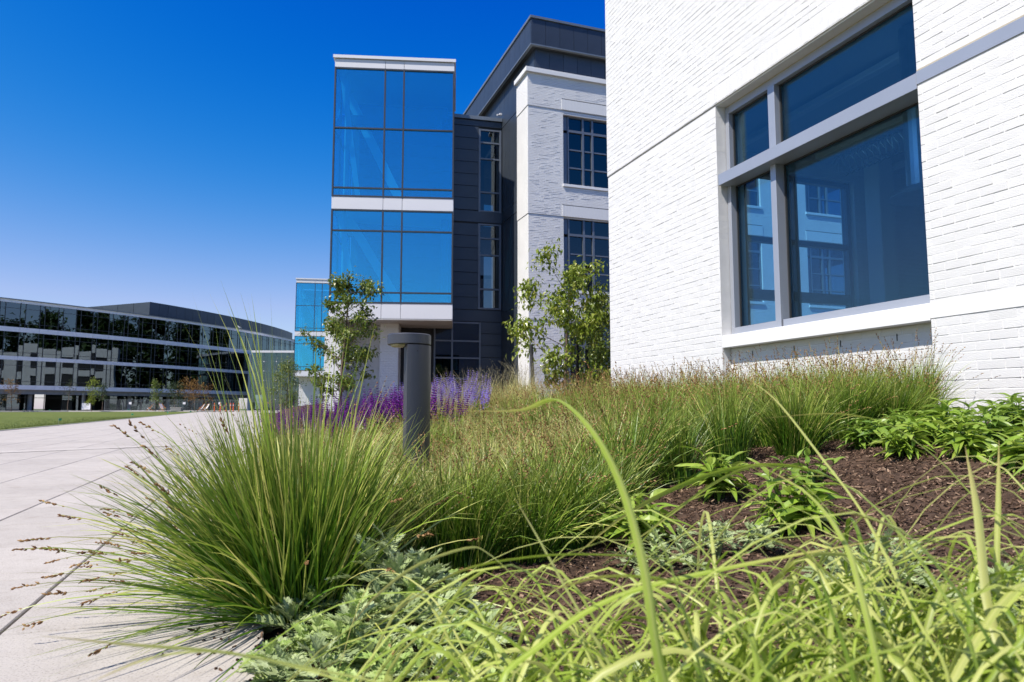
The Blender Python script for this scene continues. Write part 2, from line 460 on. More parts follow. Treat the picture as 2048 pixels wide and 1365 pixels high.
class MB:
    def __init__(s):
        s.v = []; s.q = []; s.t = []
    def box(s, x0, x1, y0, y1, z0, z1):
        x0, x1 = min(x0, x1), max(x0, x1); y0, y1 = min(y0, y1), max(y0, y1); z0, z1 = min(z0, z1), max(z0, z1)
        i = len(s.v)
        s.v += [(x0, y0, z0), (x1, y0, z0), (x1, y1, z0), (x0, y1, z0), (x0, y0, z1), (x1, y0, z1), (x1, y1, z1), (x0, y1, z1)]
        s.q += [(i, i+3, i+2, i+1), (i+4, i+5, i+6, i+7), (i, i+1, i+5, i+4), (i+1, i+2, i+6, i+5), (i+2, i+3, i+7, i+6), (i+3, i, i+4, i+7)]
        return s
    def cbox(s, x0, x1, y0, y1, z0, z1, c=0.004):
        """box with all twelve edges chamfered"""
        x0, x1 = min(x0, x1), max(x0, x1); y0, y1 = min(y0, y1), max(y0, y1); z0, z1 = min(z0, z1), max(z0, z1)
        c = min(c, (x1-x0)*.3, (y1-y0)*.3, (z1-z0)*.3)
        lo = (x0, y0, z0); hi = (x1, y1, z1)
        idx = {}
        for sx in (0, 1):
            for sy in (0, 1):
                for sz in (0, 1):
                    sg = (sx, sy, sz)
                    for ax in range(3):
                        p = []
                        for k in range(3):
                            e = hi[k] if sg[k] else lo[k]
                            if k != ax:
                                e += -c if sg[k] else c
                            p.append(e)
                        idx[(sx, sy, sz, ax)] = len(s.v)
                        s.v.append(tuple(p))
        def quad(a, b, c_, d):
            s.q.append((a, b, c_, d))
        for ax in range(3):
            o1, o2 = [(1, 2), (2, 0), (0, 1)][ax]
            for sd in (0, 1):
                ring = []
                for (a, b) in ((0, 0), (1, 0), (1, 1), (0, 1)):
                    k = [0, 0, 0]; k[ax] = sd; k[o1] = a; k[o2] = b
                    ring.append(idx[(*k, ax)])
                if not sd: ring.reverse()
                quad(*ring)
        for ax in range(3):
            o1, o2 = [(1, 2), (2, 0), (0, 1)][ax]
            for a in (0, 1):
                for b in (0, 1):
                    k0 = [0, 0, 0]; k1 = [0, 0, 0]
                    k0[ax] = 0; k1[ax] = 1
                    k0[o1] = k1[o1] = a; k0[o2] = k1[o2] = b
                    r = [idx[(*k0, o1)], idx[(*k1, o1)], idx[(*k1, o2)], idx[(*k0, o2)]]
                    if (a + b) % 2 == 0: r.reverse()
                    quad(*r)
        for sx in (0, 1):
            for sy in (0, 1):
                for sz in (0, 1):
                    r = [idx[(sx, sy, sz, 0)], idx[(sx, sy, sz, 1)], idx[(sx, sy, sz, 2)]]
                    if (sx + sy + sz) % 2 == 0: r.reverse()
                    s.t.append(tuple(r))
        return s
    def tube(s, pts, rad, n=8, cap=True):
        P = [Vector(p) for p in pts]
        if not hasattr(rad, '__len__'): rad = [rad] * len(P)
        base = len(s.v)
        up = Vector((0, 0, 1))
        prev = None
        for i, p in enumerate(P):
            d = (P[min(i+1, len(P)-1)] - P[max(i-1, 0)]).normalized()
            if prev is None:
                a = d.cross(up)
                if a.length < 1e-3: a = d.cross(Vector((1, 0, 0)))
                a.normalize()
            else:
                a = (prev - d * prev.dot(d)).normalized()
            prev = a
            b = d.cross(a)
            for k in range(n):
                an = 2 * math.pi * k / n
                s.v.append(tuple(p + (a * math.cos(an) + b * math.sin(an)) * rad[i]))
        for i in range(len(P) - 1):
            for k in range(n):
                k2 = (k + 1) % n
                s.q.append((base + i*n + k, base + i*n + k2, base + (i+1)*n + k2, base + (i+1)*n + k))
        if cap:
            for i, fl in ((0, True), (len(P)-1, False)):
                ci = len(s.v)
                s.v.append(tuple(P[i]))
                for k in range(n):
                    k2 = (k + 1) % n
                    a, b = base + i*n + k, base + i*n + k2
                    s.t.append((ci, b, a) if fl else (ci, a, b))
        return s
    def bar(s, p, q, w, h):
        """rectangular bar from p to q, width w (horizontal), height h"""
        p, q = Vector(p), Vector(q)
        d = (q - p).normalized()
        a = d.cross(Vector((0, 0, 1)))
        if a.length < 1e-3: a = Vector((1, 0, 0))
        a.normalize(); b = a.cross(d)
        i = len(s.v)
        for e in (p, q):
            for (x, y) in ((-1, -1), (1, -1), (1, 1), (-1, 1)):
                s.v.append(tuple(e + a * x * w / 2 + b * y * h / 2))
        s.q += [(i, i+3, i+2, i+1), (i+4, i+5, i+6, i+7)]
        for k in range(4):
            k2 = (k + 1) % 4
            s.q.append((i+k, i+k2, i+4+k2, i+4+k))
        return s
    def prism(s, poly, z0, z1):
        i = len(s.v); n = len(poly)
        s.v += [(x, y, z0) for x, y in poly] + [(x, y, z1) for x, y in poly]
        for k in range(n):
            k2 = (k + 1) % n
            s.q.append((i+k, i+k2, i+n+k2, i+n+k))
        c0 = len(s.v)
        cx = sum(p[0] for p in poly)/n; cy = sum(p[1] for p in poly)/n
        s.v += [(cx, cy, z0), (cx, cy, z1)]
        for k in range(n):
            k2 = (k + 1) % n
            s.t.append((c0, i+k2, i+k)); s.t.append((c0+1, i+n+k, i+n+k2))
        return s
    def mesh(s, name, mat, smooth=False):
        return mesh_np(name, np.array(s.v), np.array(s.q) if s.q else None, np.array(s.t) if s.t else None, mat, None, smooth)
    def build(s, name, mat, parent=None, loc=(0, 0, 0), rot=(0, 0, 0), smooth=False):
        return link(name, s.mesh(name, mat, smooth), parent, loc, rot)

def bx(name, mat, parent, x0, x1, y0, y1, z0, z1, c=0):
    m = MB()
    if c: m.cbox(x0, x1, y0, y1, z0, z1, c)
    else: m.box(x0, x1, y0, y1, z0, z1)
    return m.build(name, mat, parent)

_cache = {}
def unit(name, mat, sx, sy, sz, c=0):
    """shared box mesh centred at origin"""
    k = (name, mat.name, round(sx, 4), round(sy, 4), round(sz, 4), c)
    if k not in _cache:
        m = MB()
        (m.cbox(-sx/2, sx/2, -sy/2, sy/2, -sz/2, sz/2, c) if c else m.box(-sx/2, sx/2, -sy/2, sy/2, -sz/2, sz/2))
        _cache[k] = m.mesh(name, mat)
    return _cache[k]
def pbox(name, mat, parent, x0, x1, y0, y1, z0, z1, c=0, jit=0.0):
    me = unit(name, mat, abs(x1-x0), abs(y1-y0), abs(z1-z0), c)
    o = link(name, me, parent, ((x0+x1)/2, (y0+y1)/2, (z0+z1)/2))
    if jit:
        o.rotation_euler = (random.gauss(0, jit), 0, random.gauss(0, jit))
    return o

# ------------------------------------------------------------------ site frame
AZ = R(-19.5)
D1 = Vector((math.sin(AZ), math.cos(AZ), 0))          # along the bed edge, away
N2 = Vector((math.cos(AZ), -math.sin(AZ), 0))         # into the bed, to the right
EDGE = Vector((-0.70, 2.05, 0))
RZ1 = math.atan2(D1.y, D1.x)
def smooth(t):
    t = np.clip(t, 0, 1)
    return t * t * (3 - 2 * t)
def dq(x, y):
    rx, ry = x - EDGE.x, y - EDGE.y
    return rx * N2.x + ry * N2.y, rx * D1.x + ry * D1.y
def at(d, q, z=0.0):
    return EDGE + N2 * d + D1 * q + Vector((0, 0, z))
def bed_h(d, q=0.0):
    return 0.6 * smooth(np.asarray(d) / 4.4) - 0.035 * (1 - smooth(np.asarray(d) / 0.25)) + 0.012 * np.clip(np.asarray(q) - 8, 0, 40) * smooth(np.asarray(d) / 2.0)
def plaza_z(y):
    return 0.0039 * np.maximum(0, np.asarray(y) - 14)

# ------------------------------------------------------------------ ground, plaza, lawn, bed
gm = MB()
g = 4000
gm.box(-g, g, -g, g, -1.6, -0.35)
tag(gm.build('ground', M['earth']), kind='structure')

# bed of bark mulch
dd = np.concatenate([np.linspace(0.012, 5, 101), np.linspace(5.5, 45, 30)])
qq = np.concatenate([np.linspace(-4, 5, 181), np.linspace(5.3, 60, 70)])
DD, QQ = np.meshgrid(dd, qq, indexing='ij')
lump = 0.012 * np.sin(DD * 9 + QQ * 3.1) * np.sin(QQ * 7.3) + 0.008 * np.sin(DD * 23) * np.sin(QQ * 19 + DD * 4)
ZZ = bed_h(DD, QQ) + lump * smooth(DD / 0.3)
X = EDGE.x + N2.x * DD + D1.x * QQ
Y = EDGE.y + N2.y * DD + D1.y * QQ
n1_, n2_ = DD.shape
idx = np.arange(n1_ * n2_).reshape(n1_, n2_)
qd = np.stack([idx[:-1, :-1], idx[1:, :-1], idx[1:, 1:], idx[:-1, 1:]], -1).reshape(-1, 4)
tag(link('mulch_bed', mesh_np('mulch_bed', np.stack([X, Y, ZZ], -1).reshape(-1, 3), qd, None, M['mulch'], None, True)), kind='structure')

def chips():
    n = 46000
    d = rng.uniform(0.03, 4.3, n); q = -1.4 + 3.6 * rng.uniform(0, 1, n) ** 1.2
    sp_ = rng.uniform(0, 1, n) < 0.008
    d = np.where(sp_, -np.abs(rng.normal(0, .10, n)), d)
    L = 0.003 + 0.019 * rng.uniform(0, 1, n) ** 2.2; W = rng.uniform(0.0012, 0.0036, n); T = rng.uniform(0.0015, 0.003, n)
    x = EDGE.x + N2.x * d + D1.x * q; y = EDGE.y + N2.y * d + D1.y * q
    lmp = 0.012 * np.sin(d * 9 + q * 3.1) * np.sin(q * 7.3) + 0.008 * np.sin(d * 23) * np.sin(q * 19 + d * 4)
    z = bed_h(d, q) + lmp * smooth(d / 0.3) + rng.uniform(0.000, 0.008, n)
    z = np.where(sp_, rng.uniform(.001, .003, n), z)
    yaw = rng.uniform(0, 6.28, n); pit = rng.normal(0, 0.35, n)
    ax = np.stack([np.cos(yaw) * np.cos(pit), np.sin(yaw) * np.cos(pit), np.sin(pit)], -1)
    ay = np.stack([-np.sin(yaw), np.cos(yaw), rng.normal(0, .3, n)], -1)
    ay /= np.linalg.norm(ay, axis=1, keepdims=True)
    az = np.cross(ax, ay)
    c = np.stack([x, y, z], -1)
    V = []
    for sz in (-1, 1):
        for sx, sy in ((-1, -.7), (1, -1), (.8, 1), (-.9, .8)):
            V.append(c + ax * (L * sx)[:, None] + ay * (W * sy)[:, None] + az * (T * sz)[:, None])
    V = np.stack(V, 1).reshape(-1, 3)
    b = (np.arange(n) * 8)[:, None]
    f = np.array([(4, 5, 6, 7), (0, 1, 5, 4), (1, 2, 6, 5), (2, 3, 7, 6), (3, 0, 4, 7)])
    Q = (b[:, None, :] + f[None]).reshape(-1, 4)
    t = rng.uniform(0, 1, n) ** 1.4
    t[rng.uniform(0, 1, n) < 0.03] = 1.0
    tint = np.repeat(np.stack([t, t * 0, t * 0], -1), 8, 0)
    o = link('mulch_chips', mesh_np('mulch_chips', V, Q, None, M['chip'], tint))
    tag(o, 'loose brown bark chips scattered over the planting bed', 'mulch', kind='stuff')
chips()

# plaza: concrete slabs on a dark joint bed
SP, SQ, Q0 = 0.78, 0.815, 0.485
pl = link('plaza', None)
tag(pl, kind='structure')
pb = MB()
i = 0
def plaza_pt(p, q, dz):
    v = EDGE - N2 * p + D1 * q
    return (v.x, v.y, float(plaza_z(v.y)) + dz)
qs = [-6, -2, 2, 6, 10, 14, 20, 30, 45, 70, 100, 120]
for a, b in zip(qs[:-1], qs[1:]):
    v = [plaza_pt(0, a, -0.012), plaza_pt(7.6, a, -0.012), plaza_pt(7.6, b, -0.012), plaza_pt(0, b, -0.012)]
    k = len(pb.v); pb.v += v; pb.q.append((k, k+3, k+2, k+1))
    v2 = [(x, y, z - 0.2) for x, y, z in v]; pb.v += v2
    pb.q.append((k, k+4, k+7, k+3)); pb.q.append((k+1, k+2, k+6, k+5))
tag(pb.build('paving_base', M['joint'], pl), kind='structure')
slabs = []
for ip in range(0, 10):
    for iq in range(-6, 125):
        p0, p1 = ip * SP, min((ip + 1) * SP, 7.5)
        q0, q1 = Q0 + iq * SQ, Q0 + (iq + 1) * SQ
        if p1 - p0 < 0.1: continue
        slabs.append((p0, p1, q0, q1))
def slab_verts(p0, p1, q0, q1):
    gp = 0.0045
    p0 += gp if p0 > 0 else 0.0
    p1 -= gp; q0 += gp; q1 -= gp
    c = 0.004
    out = []
    dz = random.gauss(0, 0.0007)
    for (a, b, z) in ((p0, q0, -0.12 if p0 == 0 else -0.02), (p1, q0, -0.02), (p1, q1, -0.02), (p0, q1, -0.12 if p0 == 0 else -0.02),
                      (p0, q0, -c), (p1, q0, -c), (p1, q1, -c), (p0, q1, -c),
                      (p0 + c, q0 + c, 0), (p1 - c, q0 + c, 0), (p1 - c, q1 - c, 0), (p0 + c, q1 - c, 0)):
        out.append(plaza_pt(a, b, z + dz))
    return out
SF = [(8, 11, 10, 9)]
for k in range(4):
    k2 = (k + 1) % 4
    SF += [(k, k + 4, k2 + 4, k2), (k + 4, k + 8, k2 + 8, k2 + 4)]
slabs.sort(key=lambda s: (EDGE - N2 * (s[0] + .4) + D1 * (s[2] + .4)).length if (EDGE - N2 * s[0] + D1 * s[2]).y > 0.6 else 1e3 + abs(s[2]))
near, far = slabs[:190], slabs[190:]
for s_ in near:
    link('paving_slab', mesh_np('paving_slab', slab_verts(*s_), SF, None, M['concrete']), pl)
fv, fq = [], []
for s_ in far:
    k = len(fv); fv += slab_verts(*s_); fq += [tuple(x + k for x in f) for f in SF]
tag(link('paving_slabs', mesh_np('paving_slabs', fv, fq, None, M['concrete']), pl), kind='stuff')
# lighter band of paving crossing the walk
bp_ = MB()
bpts = [(0.6, 13.4), (1.64, 12.47), (2.8, 11.75), (3.92, 11.08), (5.6, 10.3), (7.5, 9.7)]
for (p, q) in bpts:
    bp_.v += [plaza_pt(p, q, 0.006), plaza_pt(p, q + 0.62, 0.006)]
for k in range(len(bpts) - 1):
    bp_.q.append((2*k, 2*k+1, 2*k+3, 2*k+2))
tag(bp_.build('paving_band', M['concrete_light'], pl), kind='structure')

# lawn beyond the walk
lv, lq = [], []
lq_ = [-20, -8, 0, 8, 16, 24, 32, 44, 58, 76, 94]
for q in lq_:
    for p in (7.62, 7.8, 8.5, 12, 20, 40, 90, 160):
        v = EDGE - N2 * p + D1 * q
        lv.append((v.x, v.y, float(plaza_z(v.y)) + (0.012 if p < 7.7 else 0.035 + 0.02 * float(smooth((p - 7.8) / 6)))))
for a in range(len(lq_) - 1):
    for b in range(7):
        k = a * 8 + b
        lq.append((k, k + 8, k + 9, k + 1))
tag(link('lawn', mesh_np('lawn', lv, lq, None, M['lawn'], None, True)), kind='structure')
def turf():
    n = 26000
    q = 8 + 42 * rng.uniform(0, 1, n) ** 1.5
    p = 7.66 + 14 * rng.uniform(0, 1, n) ** 2.0
    x = EDGE.x - N2.x * p + D1.x * q; y = EDGE.y - N2.y * p + D1.y * q
    z = plaza_z(y) + 0.03
    yaw = rng.uniform(0, 6.28, n); h = rng.uniform(0.02, 0.06, n); w = rng.uniform(0.006, 0.012, n)
    ln = rng.normal(0, 0.02, (n, 2))
    a = np.stack([x - np.cos(yaw) * w, y - np.sin(yaw) * w, z], -1)
    b = np.stack([x + np.cos(yaw) * w, y + np.sin(yaw) * w, z], -1)
    c = np.stack([x + ln[:, 0], y + ln[:, 1], z + h], -1)
    V = np.stack([a, b, c], 1).reshape(-1, 3)
    T = np.arange(3 * n).reshape(-1, 3)
    t = rng.uniform(0, 1, n)
    tag(link('lawn_grass', mesh_np('lawn_grass', V, None, T, M['turf'], np.repeat(np.stack([t, t*0, t*0], -1), 3, 0))),
        'short mown grass of the lawn along the walk', 'grass', kind='stuff')
turf()
# kerb between walk and lawn, pale path at the far side of the lawn
kb = MB()
for a, b in zip(range(-6, 96, 6), range(0, 102, 6)):
    for (p, q) in ((7.47, a), (7.62, a), (7.62, b), (7.47, b)):
        kb.v.append(plaza_pt(p, q, 0.016))
    k = len(kb.v) - 4
    kb.q.append((k, k + 3, k + 2, k + 1))
tag(kb.build('kerb_strip', M['concrete_grey']), kind='structure')
fp = MB()
fz = float(plaza_z(96))
fp.box(-60, -20, 95.2, 110, fz - 0.2, fz + 0.10)
tag(fp.build('far_path', M['concrete_light']), kind='structure')
fp = MB(); fp.box(-140, -60.02, 96.5, 112, fz - 0.2, fz + 0.09)
tag(fp.build('far_forecourt', M['concrete_grey']), kind='structure')

# ------------------------------------------------------------------ near white brick building
# local frame: x along the wall (away from camera), y outwards, z up
NB = thing('brick_building', 'white painted brick building on the right with a large steel framed window', 'building', (3.415, 4.69, 0), RZ1)
WX0, WX1 = 0.655, 3.235          # window bay
RC = 0.113                        # depth of the bay recess
XE, XS, ZT = 5.90, -3.2, 10.0     # far corner, near end, top
HEAD, SILLB, SILLT = 4.145, 1.37, 1.505
UP = 0.013                        # upper storey stands proud of the groove
# backing walls (mortar face 5 mm behind the brick faces)
w = MB()
w.box(XS, WX0 - 0.004, -0.36, -0.0024, -0.3, HEAD + 0.012)
w.box(WX1 + 0.004, XE, -0.36, -0.0024, -0.3, HEAD + 0.012)
w.box(XS, XE, -0.36, UP - 0.0024, HEAD + 0.028, ZT)
w.box(XS, XE, -0.36, -0.012, HEAD + 0.0125, HEAD + 0.0275)
w.build('wall', M['white_mortar'], NB)
w = MB(); w.box(WX0 - 0.003, WX1 + 0.003, -0.36, -RC - 0.0024, -0.3, SILLB - 0.001)
w.build('recessed_wall', M['white_mortar'], NB)
w = MB()
w.box(XE - 0.3, XE, -16, -4.45, -0.3, ZT); w.box(XE - 0.3, XE, -4.45, -0.361, 4.5, ZT); w.box(XE - 0.3, XE, -4.45, -0.361, -0.3, 0.9)
w.box(XE - 0.3, XE, -1.3, -0.361, 0.901, 4.499)
w.build('end_wall', M['brick_far'], NB)
w = MB(); w.box(XS, XE - 0.301, -16, -15.7, -0.3, ZT); w.box(XS, XS + 0.3, -15.699, -0.361, -0.3, ZT)
w.build('rear_wall', M['room'], NB)
w = MB(); w.box(XS, XE, -16, 0.02, ZT + 0.001, ZT + 0.25)
w.build('roof', M['zinc'], NB)
w = MB(); w.box(XS + 0.301, XE - 0.301, -15.6, -0.37, 0.3, 0.6)
w.build('room_floor', M['room_floor'], NB)
w = MB(); w.box(XS + 0.301, XE - 0.301, -15.6, -0.37, 4.75, 5.0)
w.build('room_ceiling', M['room'], NB)
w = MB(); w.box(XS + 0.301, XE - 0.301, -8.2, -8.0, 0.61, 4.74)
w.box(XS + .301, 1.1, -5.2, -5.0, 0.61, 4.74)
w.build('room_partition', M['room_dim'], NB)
for xx, yy in ((4.15, -0.95), (4.95, -4.6)):
    bx('room_column', M['room'], NB, xx, xx + .3, yy, yy + .3, 0.61, 4.74, 0.01)
for k in range(3):
    m = MB(); m.cbox(-0.4, 5.2, -1.9 - 1.5 * k, -1.78 - 1.5 * k, 4.60, 4.68, 0.01)
    m.build('ceiling_light', M['white_stone'], NB)
m = MB()
m.tube([(1.95, -1.55, 4.7), (1.95, -1.55, 2.99)], [0.13, 0.13], 20)
dct = m.build('air_duct', M['duct'], NB, smooth=False)
m = MB(); m.tube([(1.95, -1.55, 2.989), (1.95, -1.55, 2.90), (1.95, -1.55, 2.87)], [0.14, 0.29, 0.31], 24)
m.build('diffuser', M['duct'], dct)
m = MB()
m.tube([(3.0 - 0.012 * k, -1.55 + 0.13 * math.cos(k * 0.9), 3.55 + 0.13 * math.sin(k * 0.9)) for k in range(75)], 0.008, 5)
m.build('coiled_duct', M['duct'], NB)
# window in the end wall (seen through the room)
ef = MB()
for y in (-4.45, -3.35, -2.35, -1.35):
    ef.box(XE - 0.2, XE - 0.08, y, y + 0.07, 0.9, 4.5)
for z in (0.9, 2.42, 3.35, 4.42):
    ef.box(XE - 0.19, XE - 0.09, -4.45, -1.30, z, z + (0.16 if z == 2.42 else 0.08))
ewin = ef.build('rear_window_frame', M['alu_dark'], NB)
for k, y in enumerate((-4.45, -3.35, -2.35)):
    for (za, zb) in ((0.981, 2.419), (2.581, 3.349), (3.431, 4.419)):
        pbox('rear_window_pane', M['glass_near'], ewin, XE - 0.145, XE - 0.135, y + 0.07, y + (1.1 if k == 0 else 1.0), za, zb)

# bricks: 203 x 67.7 mm running bond
CR, BL = 0.0677, 0.2033
def brick_mesh(L_, D_=0.03):
    m = MB()
    c = 0.0026
    hx, hz = L_ / 2 - 0.0040, CR / 2 - 0.0022
    m.v = [(-hx, -D_, -hz), (hx, -D_, -hz), (hx, -D_, hz), (-hx, -D_, hz),
           (-hx, -c, -hz), (hx, -c, -hz), (hx, -c, hz), (-hx, -c, hz),
           (-hx + c, 0, -hz + c), (hx - c, 0, -hz + c), (hx - c, 0, hz - c), (-hx + c, 0, hz - c)]
    m.q = [(11, 10, 9, 8)]
    for k in range(4):
        k2 = (k + 1) % 4
        m.q += [(k2, k2 + 4, k + 4, k), (k2 + 4, k2 + 8, k + 8, k + 4)]
    return m
brick_me = {}
def get_brick(L_, D_=0.03):
    k = (round(L_, 3), D_)
    if k not in brick_me:
        brick_me[k] = brick_mesh(L_, D_).mesh('brick', M['white_brick'])
    return brick_me[k]
bricks = []       # (x centre, y, z centre, length, depth)
def course(xa, xb, z, y, odd, jamb_a=False, jamb_b=False):
    """fill a course between xa and xb"""
    grid = BL / 2 if odd else 0.0
    k0 = math.floor((xa - grid) / BL)
    x = grid + k0 * BL
    while x < xb - 1e-4:
        a, b = max(x, xa), min(x + BL, xb)
        if b - a > 0.03:
            dep = 0.118 if ((jamb_a and a <= xa + 1e-4) or (jamb_b and b >= xb - 1e-4)) else 0.03
            bricks.append(((a + b) / 2, y, z, b - a, dep))
        x += BL
z = SILLB - CR / 2
rows = []
k = 0
zb = SILLT + 0.022                       # courses start again above the stone band
nrow_low = 27
for r in range(nrow_low):                # below the band, counted downwards
    zc = 1.381 - CR * (r + 0.5)
    if zc < 0.2: break
    course(XS, WX0, zc, 0, r % 2, False, True)
    course(WX1, XE, zc, 0, r % 2, True, False)
    zc2 = SILLB - 0.002 - CR * (r + 0.5)
    course(WX0 + 0.002, WX1 - 0.002, zc2, -RC, r % 2)
r = 0
zc = zb + CR / 2
while zc + CR / 2 < HEAD + 0.02:
    if not (zc + CR/2 > 3.232 and zc - CR/2 < 3.372):
        course(XS, WX0, zc, 0, r % 2, False, True)
    elif zc - CR/2 < 3.372 and zc + CR/2 > 3.232:
        pass
    course(WX1, XE, zc, 0, r % 2, True, False)
    zc += CR; r += 1
for r2 in range(2):                      # left of the bay beside the sill: two courses fill the band height
    course(WX1, XE, 1.381 + 0.0055 + CR * (r2 + 0.5), 0, r2 % 2 + 1, True, False)
zc = HEAD + 0.031 + CR / 2
r = 0
while zc < ZT:
    if zc < HEAD + 0.03 + 3 * CR:
        course(XS, WX0 - 0.05, zc, UP, r % 2)
        course(WX1 + 0.06, XE, zc, UP, r % 2)
    else:
        course(XS, XE, zc, UP, r % 2)
    zc += CR; r += 1
# soldier course over the window: bricks on end
sx = WX0 - 0.05
while sx < WX1 + 0.06 - 0.02:
    b_ = min(sx + 0.0677, WX1 + 0.06)
    bricks.append(((sx + b_) / 2, UP, HEAD + 0.031 + 1.5 * CR, b_ - sx, -1))
    sx += 0.0677
cam_l = Vector((0, 0, 0.7)) - Vector((3.415, 4.69, 0))
rot = Matrix.Rotation(-RZ1, 3, 'Z')
cl = rot @ cam_l
def vis(b):
    wv = Matrix.Rotation(RZ1, 3, 'Z') @ Vector((b[0], b[1], b[2])) + Vector((3.415, 4.69, 0))
    if wv.y < 0.5: return -1
    u = 1024 + 1400 * wv.x / wv.y
    vv = 818 - 1400 * (wv.z - .7) / wv.y
    if u > 2075 or vv < -30 or wv.z < 0.5: return -1
    return b[3] / wv.y ** 2
order = sorted(range(len(bricks)), key=lambda i: -vis(bricks[i]))
V_, Q_ = [], []
for rank, i in enumerate(order):
    x, y, zz, ln, dep = bricks[i]
    y += random.gauss(0, 0.0010)
    rx, rz_ = random.gauss(0, 0.007), random.gauss(0, 0.010)
    if dep == -1:
        key = ('soldier', round(ln, 3))
        if key not in brick_me:
            m = brick_mesh(3 * CR - 0.002)
            m.v = [(vz * (ln - 0.007) / (CR - 0.0072), vy, vx) for vx, vy, vz in m.v]
            m.q = [tuple(reversed(f)) for f in m.q]
            brick_me[key] = m.mesh('soldier_brick', M['white_brick'])
        me = brick_me[key]; rx *= .3; rz_ *= .3
    else:
        me = get_brick(ln, dep)
    if rank < 300:
        link('brick', me, NB, (x, y, zz), (rx, 0, rz_))
    else:
        mat_ = Matrix.Translation((x, y, zz)) @ Matrix.Rotation(rz_, 4, 'Z') @ Matrix.Rotation(rx, 4, 'X')
        k = len(V_)
        V_ += [tuple(mat_ @ v.co) for v in me.vertices]
        Q_ += [tuple(k + j for j in p.vertices) for p in me.polygons]
tag(link('bricks', mesh_np('bricks', V_, Q_, None, M['white_brick']), NB), kind='stuff')

# stone sill and bands
bx('window_sill', M['white_stone'], NB, WX0 + 0.002, WX1 - 0.002, -0.24, 0.004, SILLB, SILLT, 0.004)
bx('stone_band', M['white_stone'], NB, XS, WX0 - 0.001, -0.1, 0.004, 1.384, SILLT + 0.003, 0.003)
bx('metal_band', M['alu'], NB, XS, WX0 - 0.002, -0.1, 0.006, 3.243, 3.352, 0.003)
bx('band_sealant', M['sealant'], NB, XS, WX0 - 0.004, -0.1, -0.001, 3.355, 3.366)
bx('head_sealant', M['sealant'], NB, WX0 + .01, WX1 - 0.01, -0.16, -0.135, HEAD - 0.001, HEAD + 0.011)
bx('sill_sealant', M['sealant'], NB, WX0 + 0.01, WX1 - 0.07, -0.17, -0.128, SILLT + 0.0005, SILLT + 0.014)
for x in (2.87, 2.25, 1.66, 1.06):
    bx('weep_slot', M['zinc_dark'], NB, x - 0.005, x + 0.005, -RC - 0.01, -RC + 0.003, 1.255, 1.315)
# window
nw = MB()
fy0, fy1 = -0.255, -0.125
nw.cbox(WX1 - 0.066, WX1 - 0.006, fy0, fy1, SILLT + 0.016, HEAD - 0.004, .002)
nw.cbox(WX0 + 0.006, WX0 + 0.066, fy0, fy1, SILLT + 0.016, HEAD - 0.004, .002)
nw.cbox(WX0 + 0.067, WX1 - 0.067, fy0 + .01, fy1 - .002, HEAD - 0.085, HEAD - 0.004, .002)
nw.cbox(2.502, WX1 - 0.067, fy0, fy1 + .004, SILLT + 0.016, 1.595, .002)
nw.cbox(WX0 + 0.067, 2.398, fy0, fy1 + .004, SILLT + 0.016, 1.595, .002)
nw.cbox(2.40, 2.50, fy0 + .01, fy1 + 0.012, 3.346, HEAD - 0.086, .003)
nw.cbox(2.42, 2.50, fy0 - .03, fy1 + 0.012, SILLT + 0.015, 3.214, .003)
WF = nw.build('window_frame', M['alu'], NB)
bx('transom', M['alu'], WF, WX0 + 0.003, WX1 - 0.012, -0.25, 0.0, 3.215, 3.345, 0.003)
for (xa, xb, za, zb_, yy) in ((2.501, WX1 - .067, 3.346, HEAD - .086, -.2), (WX0 + .067, 2.399, 3.346, HEAD - .086, -.2),
                              (2.501, WX1 - .067, 1.596, 3.214, -.215), (WX0 + .067, 2.419, 1.596, 3.214, -.24)):
    pbox('window_pane', M['glass_near'], WF, xa, xb, yy - 0.012, yy, za, zb_)
    g_ = MB(); e = 0.014
    g_.box(xa, xa + e, yy + .001, yy + .02, za, zb_); g_.box(xb - e, xb, yy + .001, yy + .02, za, zb_)
    g_.box(xa + e, xb - e, yy + .001, yy + .02, za, za + e); g_.box(xa + e, xb - e, yy + .001, yy + .02, zb_ - e, zb_)
    g_.build('glazing_gasket', M['zinc_dark'], WF)

# ------------------------------------------------------------------ middle white brick building with metal penthouse and link
MBLD = thing('office_building', 'white brick office wing with dark metal penthouse behind the young trees', 'building', (0.663, 27.1, 0), R(19.5))
FW = 20.0
def pier(x0, x1, z0, z1, proud):
    w_.box(x0, x1, -proud, 0.35, z0, z1)
w_ = MB()
storeys = [(0.0, 4.16, 0.0, 0.9, 4.16), (4.16, 8.40, 0.022, 5.41, 8.40), (8.40, 12.83, 0.044, 9.75, 12.66), (12.83, 14.2, 0.066, None, None)]
bays = [(1.49, 5.05), (7.6, 11.16), (13.7, 17.26)]
for (z0, z1, pr, wz0, wz1) in storeys:
    zz0 = z0 + (0.012 if z0 > 0 else 0)
    if wz0 is None:
        w_.box(-pr, FW, -pr, 0.35, zz0, z1)
        w_.box(-pr, 0.35, 0.351, 1.24, zz0, z1)
        continue
    x = -pr
    for (a, b) in bays:
        w_.box(x, a, -pr, 0.35, zz0, z1)
        x = b
    w_.box(x, FW, -pr, 0.35, zz0, z1)
    for (a, b) in bays:
        w_.box(a + .001, b - .001, -pr + .001, 0.35, zz0, wz0)
        if wz1 < z1 - .01: w_.box(a + .001, b - .001, -pr + .001, 0.35, wz1, z1 - .012)
    w_.box(-pr, 0.35, 0.351, 1.24, zz0, z1)
w_.build('wall', M['brick_far'], MBLD)
rbk = random.Random(77)
w_ = MB()
